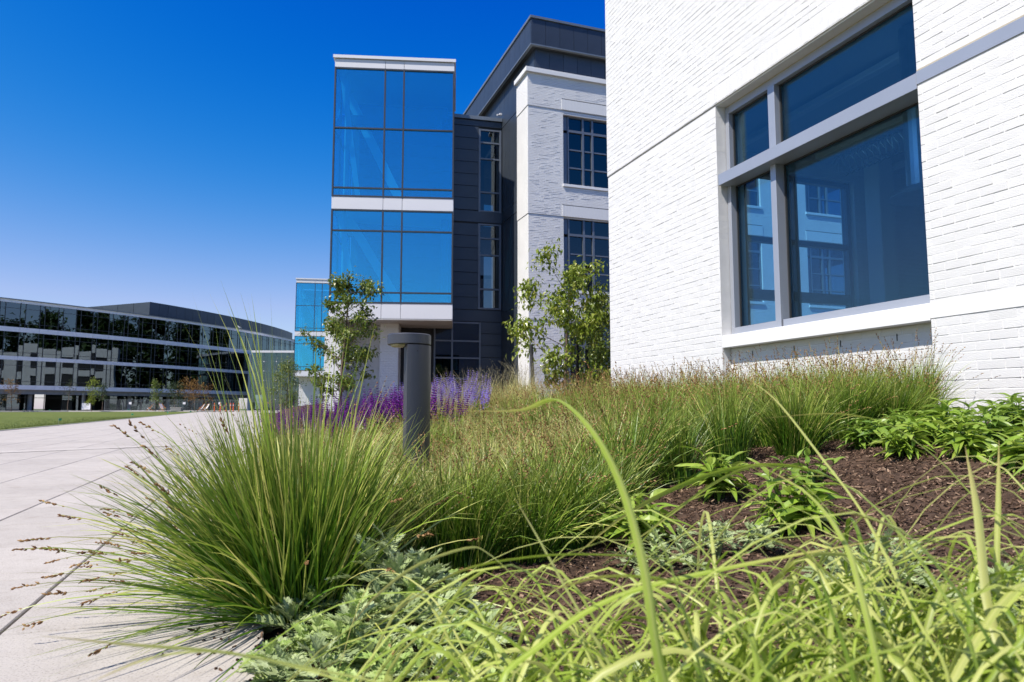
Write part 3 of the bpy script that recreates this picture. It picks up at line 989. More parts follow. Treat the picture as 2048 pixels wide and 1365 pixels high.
for _ in range(2300):
    x = rbk.uniform(0.02, 5.6); zc = rbk.uniform(1.0, 14.1)
    row = math.floor(zc / 0.0677); zc = (row + .5) * 0.0677
    x = (math.floor(x / .2033) + (.5 if row % 2 else 0)) * .2033
    pr = 0.0 if zc < 4.16 else 0.022 if zc < 8.40 else 0.044 if zc < 12.83 else 0.066
    if any(abs(zc - g_) < 0.07 for g_ in (4.16, 8.40, 12.83)): continue
    if x + .2 > 1.40 and x < 5.2 and any(a_ - .13 < zc < b_ + .72 for a_, b_ in ((0.9, 4.2), (5.41, 8.4), (9.75, 12.7))): continue
    o_ = rbk.uniform(.001, .006)
    w_.box(x + .006, x + .197, -pr - o_, -pr + .01, zc - .029, zc + .029)
tag(w_.build('proud_bricks', M['brick_far'], MBLD), kind='stuff')
w_ = MB(); w_.box(0.01, FW, 0.02, 0.3, 4.10, 4.2); w_.box(0.01, FW, 0.02, 0.3, 8.35, 8.45); w_.box(0.01, FW, 0.02, .3, 12.78, 12.9)
w_.box(0.02, 0.3, 0.3, 1.22, 4.1, 4.2); w_.box(0.02, 0.3, 0.3, 1.22, 8.35, 8.45); w_.box(.02, .3, .3, 1.22, 12.78, 12.9)
w_.build('wall_groove', M['white_mortar'], MBLD)
cn = MB(); cn.cbox(-0.17, FW, -0.17, 0.5, 14.201, 14.40, 0.01); cn.cbox(-0.17, 0.4, 0.501, 1.26, 14.201, 14.40, 0.01)
cn.build('cornice', M['white_stone'], MBLD)
for (z0, z1, pr, wz0, wz1) in storeys[1:3]:
    zl = 8.86 if wz1 < 9 else 13.29
    npr = pr + 0.022
    for (a, b) in bays:
        bx('lintel_panel', M['soldier'], MBLD, a - 0.06, b + 0.06, -npr - 0.016, 0.0, (z1 if wz1 < 9 else 12.845) + 0.013, zl)
        bx('lintel_shadow_line', M['zinc_dark'], MBLD, a - 0.06, b + 0.06, -npr - 0.004, 0.0, zl + 0.001, zl + 0.035)  # dark strip stands in for the shadow line above the lintel panel
def mid_window(a, wz0, wz1, pr):
    """steel window with side panel: frame, panes, sill, panel"""
    y = 0.10
    fr = MB()
    hz = [wz0, wz0 + 0.72, wz0 + 1.48, wz0 + 2.24, wz1]
    cols = [0.23, 0.89, 1.32, 2.30, 2.70, 3.56]
    th = 0.05
    fr.box(0.0, 0.03, y - .03, y + .1, wz0, wz1)
    for i, c in enumerate(cols):
        t = 0.085 if i in (1, 2, 3, 4) else 0.06
        if i == len(cols) - 1: c -= 0.06
        fr.box(c, c + t, y - 0.05, y + 0.1, wz0, wz1)
    for i, zz in enumerate(hz):
        t = 0.10 if i == 3 else 0.055
        zz = min(zz, wz1 - t)
        for i2 in range(5):
            fr.box(cols[i2] + (0.085 if i2 else 0.06) + .0005, cols[i2 + 1] - (.061 if i2 == 4 else .0005), y - 0.03 - (0.02 if i == 3 else 0), y + 0.1, zz, zz + t)
    f = fr.build('window_frame', M['alu_mid'], MBLD, (a, 0, 0))
    pn = MB(); pn.cbox(0.035, 0.225, y - 0.02, y + 0.05, wz0 + 0.02, wz0 + 2.2, 0.01); pn.cbox(0.035, 0.225, y - 0.02, y + 0.05, wz0 + 2.3, wz1 - .02, 0.01)
    pn.build('side_panel', M['alu_mid'], f)
    for i2 in range(5):
        xa, xb = cols[i2] + (0.085 if i2 else 0.06), cols[i2 + 1] - (0.06 if i2 == 4 else 0)
        for j in range(4):
            za = hz[j] + (0.10 if j == 3 else 0.055); zb2 = hz[j + 1] - (0.055 if j == 3 else 0)
            pbox('window_pane', M['glass_mid'], f, xa, xb, y + 0.02, y + 0.03, za, zb2, 0, 0.0015)
    sl = MB(); sl.cbox(-0.03, 3.59, -pr - 0.05, 0.15, wz0 - 0.11, wz0 - 0.001, 0.006)
    sl.build('window_sill', M['white_stone'], f)
    bl = MB()
    for i2, hgt in ((0, .35), (1, .5), (2, .3), (3, .6), (4, .4)):
        if (int(a) + i2 + int(wz0)) % 3:
            bl.box(cols[i2] + .1, cols[i2 + 1] - .02, y + 0.25, y + 0.26, wz1 - hgt * 2.2, wz1 - .03)
    if bl.v: bl.build('window_blind', M['room_dim'], f)
for (a, b) in bays:
    for (z0, z1, pr, wz0, wz1) in storeys[:3]:
        mid_window(a, wz0, wz1, pr)
it = MB()
for zf in (0.1, 4.25, 8.6, 12.8):
    it.box(0.36, FW, 0.4, 9, zf, zf + 0.25)
it.box(0.36, FW, 5.5, 5.7, 0.4, 14.2)
it.box(5.9, 6.1, 0.4, 5.49, 0.4, 14.2); it.box(12.3, 12.5, .4, 5.49, .4, 14.2)
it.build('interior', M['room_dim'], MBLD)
# penthouse: dark metal panels on a dark backing
pbk = MB()
pbk.box(0.24, FW, 0.26, 12, 15.55, 16.7)
pbk.box(0.5, FW, 0.5, 14.9, 13.2, 15.54)
pbk.box(0.24, 0.8, 12.001, 24, 15.55, 16.7); pbk.box(0.5, 1.0, 14.901, 24, 13.2, 15.54)
pbk.build('penthouse_backing', M['zinc_dark'], MBLD)
x = 0.2
while x < FW - 0.7:
    pbox('metal_panel', M['zinc'], MBLD, x + 0.006, x + 0.634, 0.2, 0.255, 15.60, 16.68, 0, 0.0012)
    pbox('metal_panel', M['zinc'], MBLD, x + 0.266, x + 0.894, 0.44, 0.495, 14.42, 15.54, 0, 0.0012)
    x += 0.64
y = 0.26
while y < 23:
    pbox('metal_panel', M['zinc'], MBLD, 0.2, 0.235, y + 0.006, y + 0.634, 15.60, 16.68, 0, 0.0012)
    if not (1.6 < y < 1.9):
        pbox('metal_panel', M['zinc'], MBLD, 0.46, 0.495, y + 0.27, y + 0.898, 13.66, 15.54, 0, 0.0012)
    else:
        pw = pbox('penthouse_window', M['glass_tower'], MBLD, 0.46, 0.48, y + 0.33, y + 0.83, 14.45, 15.5)
    y += 0.64
cp = MB(); cp.box(0.15, FW, 0.15, 0.4, 16.70, 16.80); cp.box(0.15, 0.4, 0.401, 24, 16.70, 16.80)
cp.box(0.17, FW, 0.17, 0.3, 15.545, 15.595); cp.box(0.17, 0.3, 0.301, 24, 15.545, 15.595)
cp.build('penthouse_coping', M['zinc_edge'], MBLD)
# metal clad return between brick and link
rb = MB(); rb.box(0.06, 0.4, 1.241, 3.6, 0, 13.64); rb.build('return_backing', M['zinc_dark'], MBLD)
for k in range(4):
    ya = 1.25 + k * 0.56
    for (za, zb2) in ((0.4, 4.40), (4.86, 8.84), (9.31, 13.17)):
        pbox('metal_panel', M['zinc'], MBLD, 0.02, 0.055, ya + 0.004, ya + 0.552, za, zb2, 0, 0.001)
for (za, zb2) in ((4.42, 4.84), (8.86, 9.29), (13.19, 13.63)):
    pbox('metal_band_panel', M['zinc'], MBLD, 0.01, 0.055, 1.25, 3.49, za, zb2)
sc_ = MB(); sc_.cbox(-0.10, 0.02, 3.36, 3.46, 13.80, 13.90, 0.01); sc_.tube([(-0.1, 3.41, 13.82), (-0.22, 3.36, 13.78)], [0.04, 0.04], 8)
tag(sc_.build('security_camera', M['fascia'], None, (0.663, 27.1, 0), (0, 0, R(19.5))), 'small white security camera fixed above the dark metal link roof', 'camera')

# link: horizontal dark panels, window strip
LK = link('link', None, MBLD, (0.0, 3.35, 0), (0, 0, R(14 - 19.5)))
lb = MB(); lb.box(-6.2, -0.985, 0.04, 0.3, 0.2, 13.44); lb.box(-0.985, -0.02, 0.04, 0.3, 8.80, 9.29); lb.box(-0.985, -0.02, 0.04, .3, 4.45, 4.98)
lb.box(-0.985, -0.02, 0.04, .3, 13.08, 13.44); lb.box(-0.94, -0.02, 0.04, .3, 0.2, 4.449)
lb.build('link_backing', M['zinc_dark'], LK)
def lpanel(xa, xb, za, zb2):
    pbox('link_panel', M['zinc'], LK, xa, xb, 0.0, 0.039, za + 0.012, zb2 - 0.012, 0, 0.001)
for zt, zn in ((13.16, 8), (8.76, 7)):
    hgt = 0.543
    for k in range(zn - 1 if zt > 9 else zn):
        zb2 = zt - hgt * (k + 1)
        lpanel(-6.2, -1.06, zb2, zb2 + hgt)
for (za, zb2) in ((13.17, 13.44), (8.82, 9.34), (4.44, 4.95)):
    lpanel(-6.2, -0.0, za, zb2)
for k in range(7):
    lpanel(-0.93, -0.0, 0.85 + k * 0.512, 0.85 + (k + 1) * 0.512)
lc = MB(); lc.box(-6.3, 0.0, -0.08, 3.0, 13.46, 13.62); lc.build('link_coping', M['zinc_edge'], LK)
lf = MB()
for (za, zb2, rails) in ((9.30, 13.07, (10.16, 11.68, 12.42)), (4.99, 8.78, (5.84, 7.34, 8.09))):
    lf.box(-1.05, -0.965, -0.01, 0.12, za, zb2); lf.box(-0.11, -0.02, -0.01, 0.12, za, zb2)
    for zr in (za, *rails, zb2 - 0.07):
        lf.box(-0.964, -0.111, 0.0, 0.12, zr, zr + 0.07)
lfr = lf.build('link_window_frame', M['alu_mid'], LK)
for (za, zb2, rails) in ((9.30, 13.07, (10.16, 11.68, 12.42)), (4.99, 8.78, (5.84, 7.34, 8.09))):
    zs = [za, *rails, zb2 - 0.07]
    for k in range(4):
        pbox('link_window_pane', M['glass_mid'], lfr, -0.964, -0.111, 0.05, 0.06, zs[k] + 0.07, zs[k + 1], 0, 0.001)
li = MB()
for zf in (4.2, 8.5, 13.1): li.box(-6, -0.02, 0.35, 4, zf, zf + 0.25)
li.box(-6, -0.02, 3.8, 4, 0, 13.4); li.box(-1.35, -1.15, 0.35, 3.7, 0, 13)
li.build('link_interior', M['room_dim'], LK)
# ground floor glazing below the link and tower
gf = MB()
for xx in (-2.95, -2.2, -1.0):
    gf.box(xx, xx + 0.06, -0.02, 0.1, 0.4, 4.40)
for zz in (0.9, 1.95, 2.82, 3.55, 4.34):
    for (xa, xb) in ((-2.889, -2.201), (-2.139, -1.001)):
        gf.box(xa, xb, -0.01, 0.1, zz, zz + 0.065)
gff = gf.build('ground_window_frame', M['alu_mid'], LK, (0, -0.06, 0))
for (xa, xb) in ((-2.889, -2.201), (-2.139, -1.001)):
    for (za, zb2) in ((0.965, 1.95), (2.015, 2.82), (2.885, 3.55), (3.615, 4.34)):
        pbox('ground_window_pane', M['glass_mid'], gff, xa, xb, 0.035, 0.045, za, zb2)

# ------------------------------------------------------------------ glass tower bays
TWR = thing('glass_tower', 'tall blue glass stair tower with white bands cantilevered over a brick base', 'building', (-2.304, 26.9, 0), R(4.7))
XB = (-4.72, -2.74, -2.0, 0.0)
DP = 4.6
def tower(T):
    kids = []
    for (za, zb2) in ((4.15, 4.735), (8.425, 8.915), (14.17, 14.50)):
        for a, b in zip(XB[:-1], XB[1:]):
            pbox('fascia_panel', M['fascia'], T, a + 0.008, b - 0.008, 0.0, 0.06, za, zb2, 0.003)
        for xx in (XB[0], XB[3] - 0.06):
            for ya in (0.07, 2.35):
                pbox('side_fascia', M['fascia'], T, xx, xx + 0.06, ya, ya + 2.26, za, zb2)
    m = MB()
    m.box(XB[0] - 0.06, XB[3] + 0.05, -0.06, DP + 0.05, 14.53, 14.65)
    m.build('roof_cap', M['fascia'], T)
    m = MB()
    for (za, zb2) in ((4.16, 4.72), (8.44, 8.90), (14.18, 14.52)):
        m.box(XB[0] + .062, XB[3] - .062, 0.062, DP, za, zb2)
    m.build('floor_slab', M['room'], T)
    m = MB(); m.box(XB[0] + 0.01, XB[3] - 0.01, 0.01, DP, 4.10, 4.148); m.build('soffit', M['soffit'], T)
    fr = MB()
    for za, zb2 in ((4.74, 8.42), (8.92, 14.165)):
        for xx in (XB[0], XB[1] - 0.03, XB[2] - 0.03, XB[3] - 0.06):
            fr.box(xx, xx + 0.06, -0.02, 0.14, za, zb2)
        for xx in (XB[0], XB[3] - 0.06):
            for yy in (1.5, 3.0, DP - 0.06):
                fr.box(xx - .001, xx + 0.061, yy, yy + 0.06, za, zb2)
    for zz in (4.74, 5.13, 7.55, 8.36, 8.92, 9.25, 11.66, 14.105):
        for a, b in ((XB[0] + .061, XB[1] - .031), (XB[1] + .031, XB[2] - .031), (XB[2] + .031, XB[3] - .061)):
            fr.box(a, b, -0.015, 0.12, zz, zz + 0.055)
        for xx in (XB[0], XB[3] - 0.06):
            fr.box(xx + .004, xx + 0.056, 0.141, DP - .061, zz, zz + 0.055)
    F = fr.build('curtain_wall_frame', M['alu_dark'], T)
    rows_ = ((4.795, 5.13), (5.185, 7.55), (7.605, 8.36), (8.975, 9.25), (9.305, 11.66), (11.715, 14.105))
    for (za, zb2) in rows_:
        for a, b in ((XB[0] + .06, XB[1] - .03), (XB[1] + .03, XB[2] - .03), (XB[2] + .03, XB[3] - .06)):
            pbox('glass_pane', M['glass_tower'], F, a, b, 0.03, 0.045, za, zb2, 0, 0.0012)
        for xx in (XB[0] + .02, XB[3] - .035):
            for ya, yb in ((0.141, 1.5), (1.56, 3.0), (3.06, DP - .06)):
                pbox('side_pane', M['glass_tower'], F, xx, xx + 0.015, ya, yb, za, zb2)
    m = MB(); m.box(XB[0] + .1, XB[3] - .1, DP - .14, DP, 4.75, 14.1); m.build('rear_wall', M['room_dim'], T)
    m = MB()
    for za, zb2 in ((4.76, 8.0), (8.93, 13.3)): m.box(-2.9, -1.15, DP - .20, DP - .141, za, zb2)
    m.build('rear_wall_pale_panel', M['room'], T)  # paler portion of the rear wall, added for contrast behind the glass
    m = MB()
    m.bar((XB[0] + .3, 2.0, 13.2), (XB[3] - .3, 2.0, 13.2), 0.25, 0.5)
    m.bar((XB[0] + .5, 0.9, 12.35), (XB[3] - .5, 0.9, 12.35), 0.16, 0.42)
    m.box(-1.05, -0.75, 3.9, 4.44, 8.95, 13.5); m.box(-0.5, -0.2, 1.2, 1.5, 4.75, 8.4)
    m.build('steel_beam', M['room_dim'], T)
    m = MB()
    for (za, zb2) in ((4.9, 8.6), (9.1, 13.6)):
        for yy in (1.3, 2.6):
            m.bar((XB[0] + .35, yy, zb2), (XB[1] + 0.6, yy, za), 0.07, 0.36)
        for k in range(14):
            t = (k + .5) / 14
            m.box(XB[0] + .35 + 2.2 * t - .12, XB[0] + .35 + 2.2 * t + .14, 1.34, 2.56, zb2 + (za - zb2) * t + .05, zb2 + (za - zb2) * t + .09)
    m.build('stair_flight', M['room'], T)
    m = MB(); m.bar((XB[0] + .25, 0.4, 14.0), (XB[0] + .95, 0.4, 9.0), 0.05, 0.2); m.bar((XB[0] + .25, 0.4, 8.3), (XB[0] + .95, 0.4, 4.8), 0.05, 0.2)
    m.tube([(XB[0] + 0.45, 0.5, 4.8), (XB[0] + 0.45, 0.5, 14.1)], 0.09, 10)
    m.build('brace', M['room'], T)
tower(TWR)
# brick base under the first tower
tb = MB()
tb.box(-2.88, -2.16, 1.2, 4.2, 0.2, 4.099)
tb.box(-4.2, -2.881, 2.0, 4.2, 0.2, 4.099)
tb.box(-4.95, -4.32, 0.6, 4.2, 0.2, 4.099); tb.box(-4.319, -4.201, 0.9, 4.2, 0.2, 2.6); tb.box(-4.319, -4.201, 0.9, 4.2, 3.9, 4.099)
tb.build('brick_base', M['brick_far'], TWR)
pbox('slot_window', M['glass_mid'], TWR, -4.318, -4.202, 1.0, 1.02, 2.61, 3.89)
# second tower, farther along
T2 = thing('glass_tower', 'farther small blue glass tower with white bands beside the left tree', 'building', (-18.45, 74.75, 0), R(9))
for ch in [o for o in C.objects if o.parent == TWR and o.name.split('.')[0] not in ('brick_base', 'slot_window')]:
    c = ch.copy(); C.objects.link(c); c.parent = T2
    for g2 in [o for o in C.objects if o.parent == ch]:
        d = g2.copy(); C.objects.link(d); d.parent = c
tb = MB(); tb.box(-4.3, -0.3, 1.2, 4.5, 0, 4.099); tb.build('brick_base', M['brick_far'], T2)
# brick wing behind, seen from the far building's glass
BW = thing('brick_wing', 'long white brick wing with punched windows reflected in the curved glass building', 'building', (-13.0, 72, 0), R(97))
w_ = MB()
wins = [4 + 5.2 * k for k in range(9)]
x = -30
for zz0, zz1 in ((0, 1.2), (3.6, 5.4), (8.2, 9.7), (12.4, 14.4)):
    w_.box(0, 52, -8, 0, zz0, zz1)
for zz0, zz1 in ((1.2, 3.6), (5.4, 8.2), (9.7, 12.4)):
    x = 0
    for a in wins:
        w_.box(x, a, -8, 0, zz0 + .001, zz1 - .001); x = a + 2.8
    w_.box(x, 52, -8, 0, zz0 + .001, zz1 - .001)
w_.build('wall', M['brick_far'], BW)
for a in wins:
    for zz0, zz1 in ((1.2, 3.6), (5.4, 8.2), (9.7, 12.4)):
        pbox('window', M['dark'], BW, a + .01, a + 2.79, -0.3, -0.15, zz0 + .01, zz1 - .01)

# ------------------------------------------------------------------ curved far building
FB = thing('curved_office_building', 'long curved glass office building with grey bands beyond the lawn', 'building', (-185.5, 182.25, 0.2))
RR = 132.6
PH0, PH1 = 52.0, -2.0
bay = 2.72
nb = int(R(PH0 - PH1) * RR / bay)
def arc(phi, r):
    return Vector((r * math.cos(phi), -r * math.sin(phi), 0))
bands = ((3.45, 4.12), (7.95, 8.53), (12.28, 13.0), (16.75, 17.2))
def far_block(name, mat, sx, sy, sz, r, phi, z, jit=0.0, parent=None, dx=0.0):
    """block sized sx along the arc, sy radial, sz high, its outer face at radius r"""
    me = unit(name, mat, sx, sy, sz)
    p = arc(phi, r - sy / 2) + Vector((0, 0, z))
    tdir = Vector((math.sin(phi), math.cos(phi), 0))
    p -= tdir * 0 
    p += tdir * dx
    o = link(name, me, parent or FB, p, (random.gauss(0, jit), 0, math.atan2(tdir.y, tdir.x) + random.gauss(0, jit)))
    return o
PHV1 = 13.6            # below the top storey the facade stops here, where the connector meets it
fm = MB()
dk = MB()
for k in range(nb):
    phi = R(PH0) - (k + 0.5) * bay / RR
    ph_d = math.degrees(phi)
    for bi, (za, zb2) in enumerate(bands):
        if bi < 2 and ph_d < PHV1: continue
        far_block('fascia_panel', M['fascia_far'], bay - 0.03, 0.5, zb2 - za, RR + 0.12, phi, (za + zb2) / 2)
    for fi, (za, zb2) in enumerate(((4.12, 7.95), (8.53, 12.28), (13.0, 16.75))):
        if fi < 2 and ph_d < PHV1: continue
        for (off, wdt) in ((-0.5 * bay + 0.36, 0.70), (0.36, 1.98)):
            far_block('glass_pane', M['glass_far'], wdt - 0.05, 0.03, zb2 - za, RR - 0.02, phi, (za + zb2) / 2, 0.0045, None, off)
tangent = lambda ph: Vector((math.sin(ph), math.cos(ph), 0))
def arc_strip(m, r0, r1, z0, z1, pa, pb, n=40):
    i0 = len(m.v)
    for k in range(n + 1):
        ph = R(pa + (pb - pa) * k / n)
        for r in (r0, r1):
            v = arc(ph, r)
            m.v += [(v.x, v.y, z0), (v.x, v.y, z1)]
    for k in range(n):
        a = i0 + 4 * k; b = a + 4
        m.q += [(a, b, b + 1, a + 1), (a + 2, a + 3, b + 3, b + 2), (a + 1, b + 1, b + 3, a + 3), (a, a + 2, b + 2, b)]
    for a in (i0, i0 + 4 * n):
        m.q.append((a, a + 1, a + 3, a + 2))
fr = MB()
for k in range(nb + 1):
    for off, tk in ((0, 0.05), (0.72, 0.045)):
        phi = R(PH0) - (k * bay + off) / RR
        if math.degrees(phi) < PH1: continue
        zlo = 13.0 if math.degrees(phi) < PHV1 else 4.12
        p = arc(phi, RR + 0.02); t_ = tangent(phi)
        fr.bar((p.x, p.y, zlo), (p.x, p.y, 16.75), tk, 0.10) if zlo > 12.9 else None
        if zlo < 12.9:
            for za, zb2 in ((4.12, 7.95), (8.53, 12.28), (13.0, 16.75)):
                fr.bar((p.x, p.y, za), (p.x, p.y, zb2), tk, 0.10)
for zt, pe in ((7.1, PHV1), (11.5, PHV1), (15.9, PH1), (4.7, PHV1), (9.1, PHV1), (13.6, PH1)):
    arc_strip(fr, RR - 0.03, RR + 0.03, zt, zt + 0.05, PH0, pe, 44)
fr.build('curtain_wall_frame', M['alu_dark'], FB)
st = MB()
for zf in (3.6, 8.1, 12.4):
    arc_strip(st, RR - 11, RR - 0.6, zf, zf + 0.3, PH0, PH1 if zf > 12 else PHV1)
arc_strip(st, RR - 11, RR + 0.2, 17.201, 17.35, PH0, PH1)
st.build('floor_slab', M['room_dim'], FB)
bk = MB()
arc_strip(bk, RR - 11.3, RR - 11, 4.0, 17.2, PH0, PH1)
arc_strip(bk, RR - 5.2, RR - 5.0, 4.0, 12, PH0, PHV1 + 2)
bk.build('core_wall', M['dark'], FB)
cl_ = MB()
arc_strip(cl_, RR + 0.05, RR + 0.30, 17.2, 17.33, PH0, PH1, 44)
cl_.build('roof_edge', M['zinc_edge'], FB)
sf = MB(); arc_strip(sf, RR - 3.2, RR - 0.35, 3.15, 3.44, PH0, PHV1); arc_strip(sf, RR - 0.8, RR - 0.3, 2.75, 3.15, PH0, PHV1)
sf.build('soffit', M['concrete_grey'], FB)
gfm = MB()
for k in range(0, nb + 1, 1):
    phi = R(PH0) - k * bay / RR
    if math.degrees(phi) < PHV1: break
    p = arc(phi, RR - 3.0)
    gfm.bar((p.x, p.y, 0), (p.x, p.y, 3.14), 0.08, 0.08)
arc_strip(gfm, RR - 3.04, RR - 2.96, 2.2, 2.28, PH0, PHV1, 44)
gfm.build('ground_glazing_frame', M['alu_dark'], FB)
for k in range(nb):
    phi = R(PH0) - (k + .5) * bay / RR
    if math.degrees(phi) < PHV1: break
    if 26 < math.degrees(phi) < 33 and k % 3: continue
    far_block('ground_pane', M['glass_far'], bay - 0.1, 0.03, 3.1, RR - 3.0, phi, 1.57, 0.004)
gd = MB(); arc_strip(gd, RR - 9, RR - 8.8, 0, 3.1, PH0, 31.5); arc_strip(gd, RR - 9, RR - 8.8, 0, 3.1, 30.7, PHV1)
gd.build('ground_core_wall', M['dark'], FB)
for k in range(1, nb, 3):
    phi = R(PH0) - k * bay / RR
    if math.degrees(phi) < PHV1: break
    p = arc(phi, RR - 1.6)
    m = MB(); m.tube([(p.x, p.y, 0), (p.x, p.y, 3.14)], 0.32, 14); m.build('column', M['concrete_grey'], FB)
# penthouse on the roof: dark ribbed screen
ps = MB()
PA, PBk = 23.0, -3.0
arc_strip(ps, RR - 30, RR - 6.6, 17.36, 20.9, PA, PBk, 40)
ps.build('penthouse', M['zinc_dark'], FB)
npn = 27
for k in range(npn):
    phi = R(PA + (PBk - PA) * (k + .5) / npn)
    wd = R(PA - PBk) * (RR - 6.5) / npn
    far_block('penthouse_panel', M['zinc'], wd - 0.05, 0.08, 2.35, RR - 6.5, phi, 19.75)
    far_block('penthouse_panel', M['zinc'], wd - 0.05, 0.08, 1.12, RR - 6.5, phi, 17.95)
for k in range(5):
    p = arc(R(PA), RR - 8.6 - 4.4 * k)
    t_ = tangent(R(PA))
    link('penthouse_panel', unit('penthouse_end_panel', M['zinc'], 4.3, 0.08, 3.5), FB, p - t_ * 0.08 + Vector((0, 0, 19.13)), (0, 0, math.atan2(-math.sin(R(PA)), math.cos(R(PA)))))
# end pier and glass connector
pe = arc(R(PHV1), RR + 0.1)
m = MB(); m.cbox(pe.x - 0.2, pe.x + 1.1, pe.y - 0.6, pe.y + 0.6, 0, 12.27, 0.02); m.build('end_pier', M['fascia_far'], FB)
GC = thing('glass_connector', 'clear glass link block between curved building and small blue tower', 'building', (-55.0, 147.5, 0.2), R(2))
gl_ = MB()
m = MB(); m.box(0, 22, -0.3, 9, 12.3, 12.75); m.build('roof', M['fascia'], GC)
m = MB()
for k in range(9): m.box(k * 2.6, k * 2.6 + 0.07, -0.02, 0.15, 0, 12.3)
for zz in (2.4, 4.4, 6.4, 8.4, 10.4):
    for k in range(8):
        m.box(k * 2.6 + .071, k * 2.6 + 2.599, 0.0, 0.12, zz, zz + 0.05)
GF = m.build('connector_frame', M['alu_mid'], GC)
zs = [0, 2.4, 4.4, 6.4, 8.4, 10.4, 12.3]
for k in range(8):
    for j in range(6):
        pbox('connector_pane', M['glass_link'], GF, k * 2.6 + .071, k * 2.6 + 2.599, 0.05, 0.07, zs[j] + (.051 if j else 0), zs[j + 1], 0, 0.002)
m = MB()
for xx in (3, 9, 15): m.tube([(xx, 2.5, 0), (xx, 2.5, 12.3)], 0.28, 10)
m.build('connector_column', M['fascia'], GC)
m = MB(); m.box(0, 22, 1.0, 9, 4.0, 4.3); m.box(0, 22, 1.0, 9, 8.1, 8.4); m.box(0, 22, 8.5, 9, 0, 12.29)
m.build('connector_floor', M['room_dim'], GC)
m = MB()
for k in range(9):
    for j in range(1, 6):
        m.cbox(k * 2.6 - .06, k * 2.6 + .13, -0.07, -0.021, zs[j] - .06, zs[j] + .12, .02)
m.build('glass_clamp', M['fascia'], GF)

# ------------------------------------------------------------------ vegetation builders
def blades(base, az, l0, l1, length, width, seg, tint, pw=1.3, tw=None, belly=0.35, tipw=0.04):
    n = len(az)
    t = np.linspace(0, 1, seg + 1)
    P = np.zeros((n, seg + 1, 3)); Tn = np.zeros((n, seg + 1, 3))
    p = base.copy()
    for i in range(seg + 1):
        th = l0 + (l1 - l0) * t[i] ** pw
        d = np.stack([np.sin(th) * np.cos(az), np.sin(th) * np.sin(az), np.cos(th)], -1)
        P[:, i] = p; Tn[:, i] = d
        p = p + d * (length / seg)[:, None]
    side = np.stack([-np.sin(az), np.cos(az), np.zeros(n)], -1)
    if tw is None: tw = rng.uniform(-1.2, 1.2, n)
    V = np.zeros((n, seg + 1, 2, 3))
    for i in range(seg + 1):
        nrm = np.cross(Tn[:, i], side)
        wv = side * np.cos(tw)[:, None] + nrm * np.sin(tw)[:, None]
        prof = (0.6 + 0.4 * min(1, t[i] / belly)) * (1 - t[i] ** 3) + tipw
        V[:, i, 0] = P[:, i] - wv * (width * prof / 2)[:, None]
        V[:, i, 1] = P[:, i] + wv * (width * prof / 2)[:, None]
    b = (np.arange(n) * (seg + 1) * 2)[:, None, None]
    k = (np.arange(seg) * 2)[None, :, None]
    f = np.array([0, 1, 3, 2])[None, None, :]
    Q = (b + k + f).reshape(-1, 4)
    tt = np.zeros((n, seg + 1, 2, 3))
    tt[..., 0] = tint[:, None, None]; tt[..., 1] = t[None, :, None]
    return V.reshape(-1, 3), Q, tt.reshape(-1, 3), P, Tn

def spikelets(pos, dirs, ln, wd, tint):
    """elongated octahedra: one per entry"""
    n = len(pos)
    d = dirs / np.linalg.norm(dirs, axis=1, keepdims=True)
    a = np.cross(d, np.array([0.3, 0.2, 0.93])); a /= np.linalg.norm(a, axis=1, keepdims=True) + 1e-9
    b = np.cross(d, a)
    m = pos + d * (ln * 0.42)[:, None]
    V = np.stack([pos, m + a * wd[:, None], m + b * wd[:, None], m - a * wd[:, None], m - b * wd[:, None], pos + d * ln[:, None]], 1)
    f = np.array([(0, 2, 1), (0, 3, 2), (0, 4, 3), (0, 1, 4), (5, 1, 2), (5, 2, 3), (5, 3, 4), (5, 4, 1)])
    T = ((np.arange(n) * 6)[:, None, None] + f[None]).reshape(-1, 3)
    tt = np.repeat(np.stack([tint, tint * 0, tint * 0], -1), 6, 0)
    return V.reshape(-1, 3), T, tt

def heads_on(P, Tn, k, ln, wd, spread=0.35, span=0.10):
    """k spikelets below the tip of each culm"""
    n = len(P)
    pos, dr = [], []
    for j in range(k):
        f = 1 - span * j / max(1, k - 1) * rng.uniform(0.8, 1.25, n)
        x = np.clip(f, 0, 1) * (P.shape[1] - 1)
        i0 = np.minimum(x.astype(int), P.shape[1] - 2); fr = x - i0
        ii = np.arange(n)
        pos.append(P[ii, i0] * (1 - fr)[:, None] + P[ii, i0 + 1] * fr[:, None])
        dr.append(Tn[ii, i0 + 1] + rng.normal(0, spread, (n, 3)))
    pos = np.concatenate(pos); dr = np.concatenate(dr)
    m = len(pos)
    return spikelets(pos, dr, rng.uniform(0.7, 1.2, m) * ln, rng.uniform(0.7, 1.2, m) * wd, rng.uniform(0, 1, m))

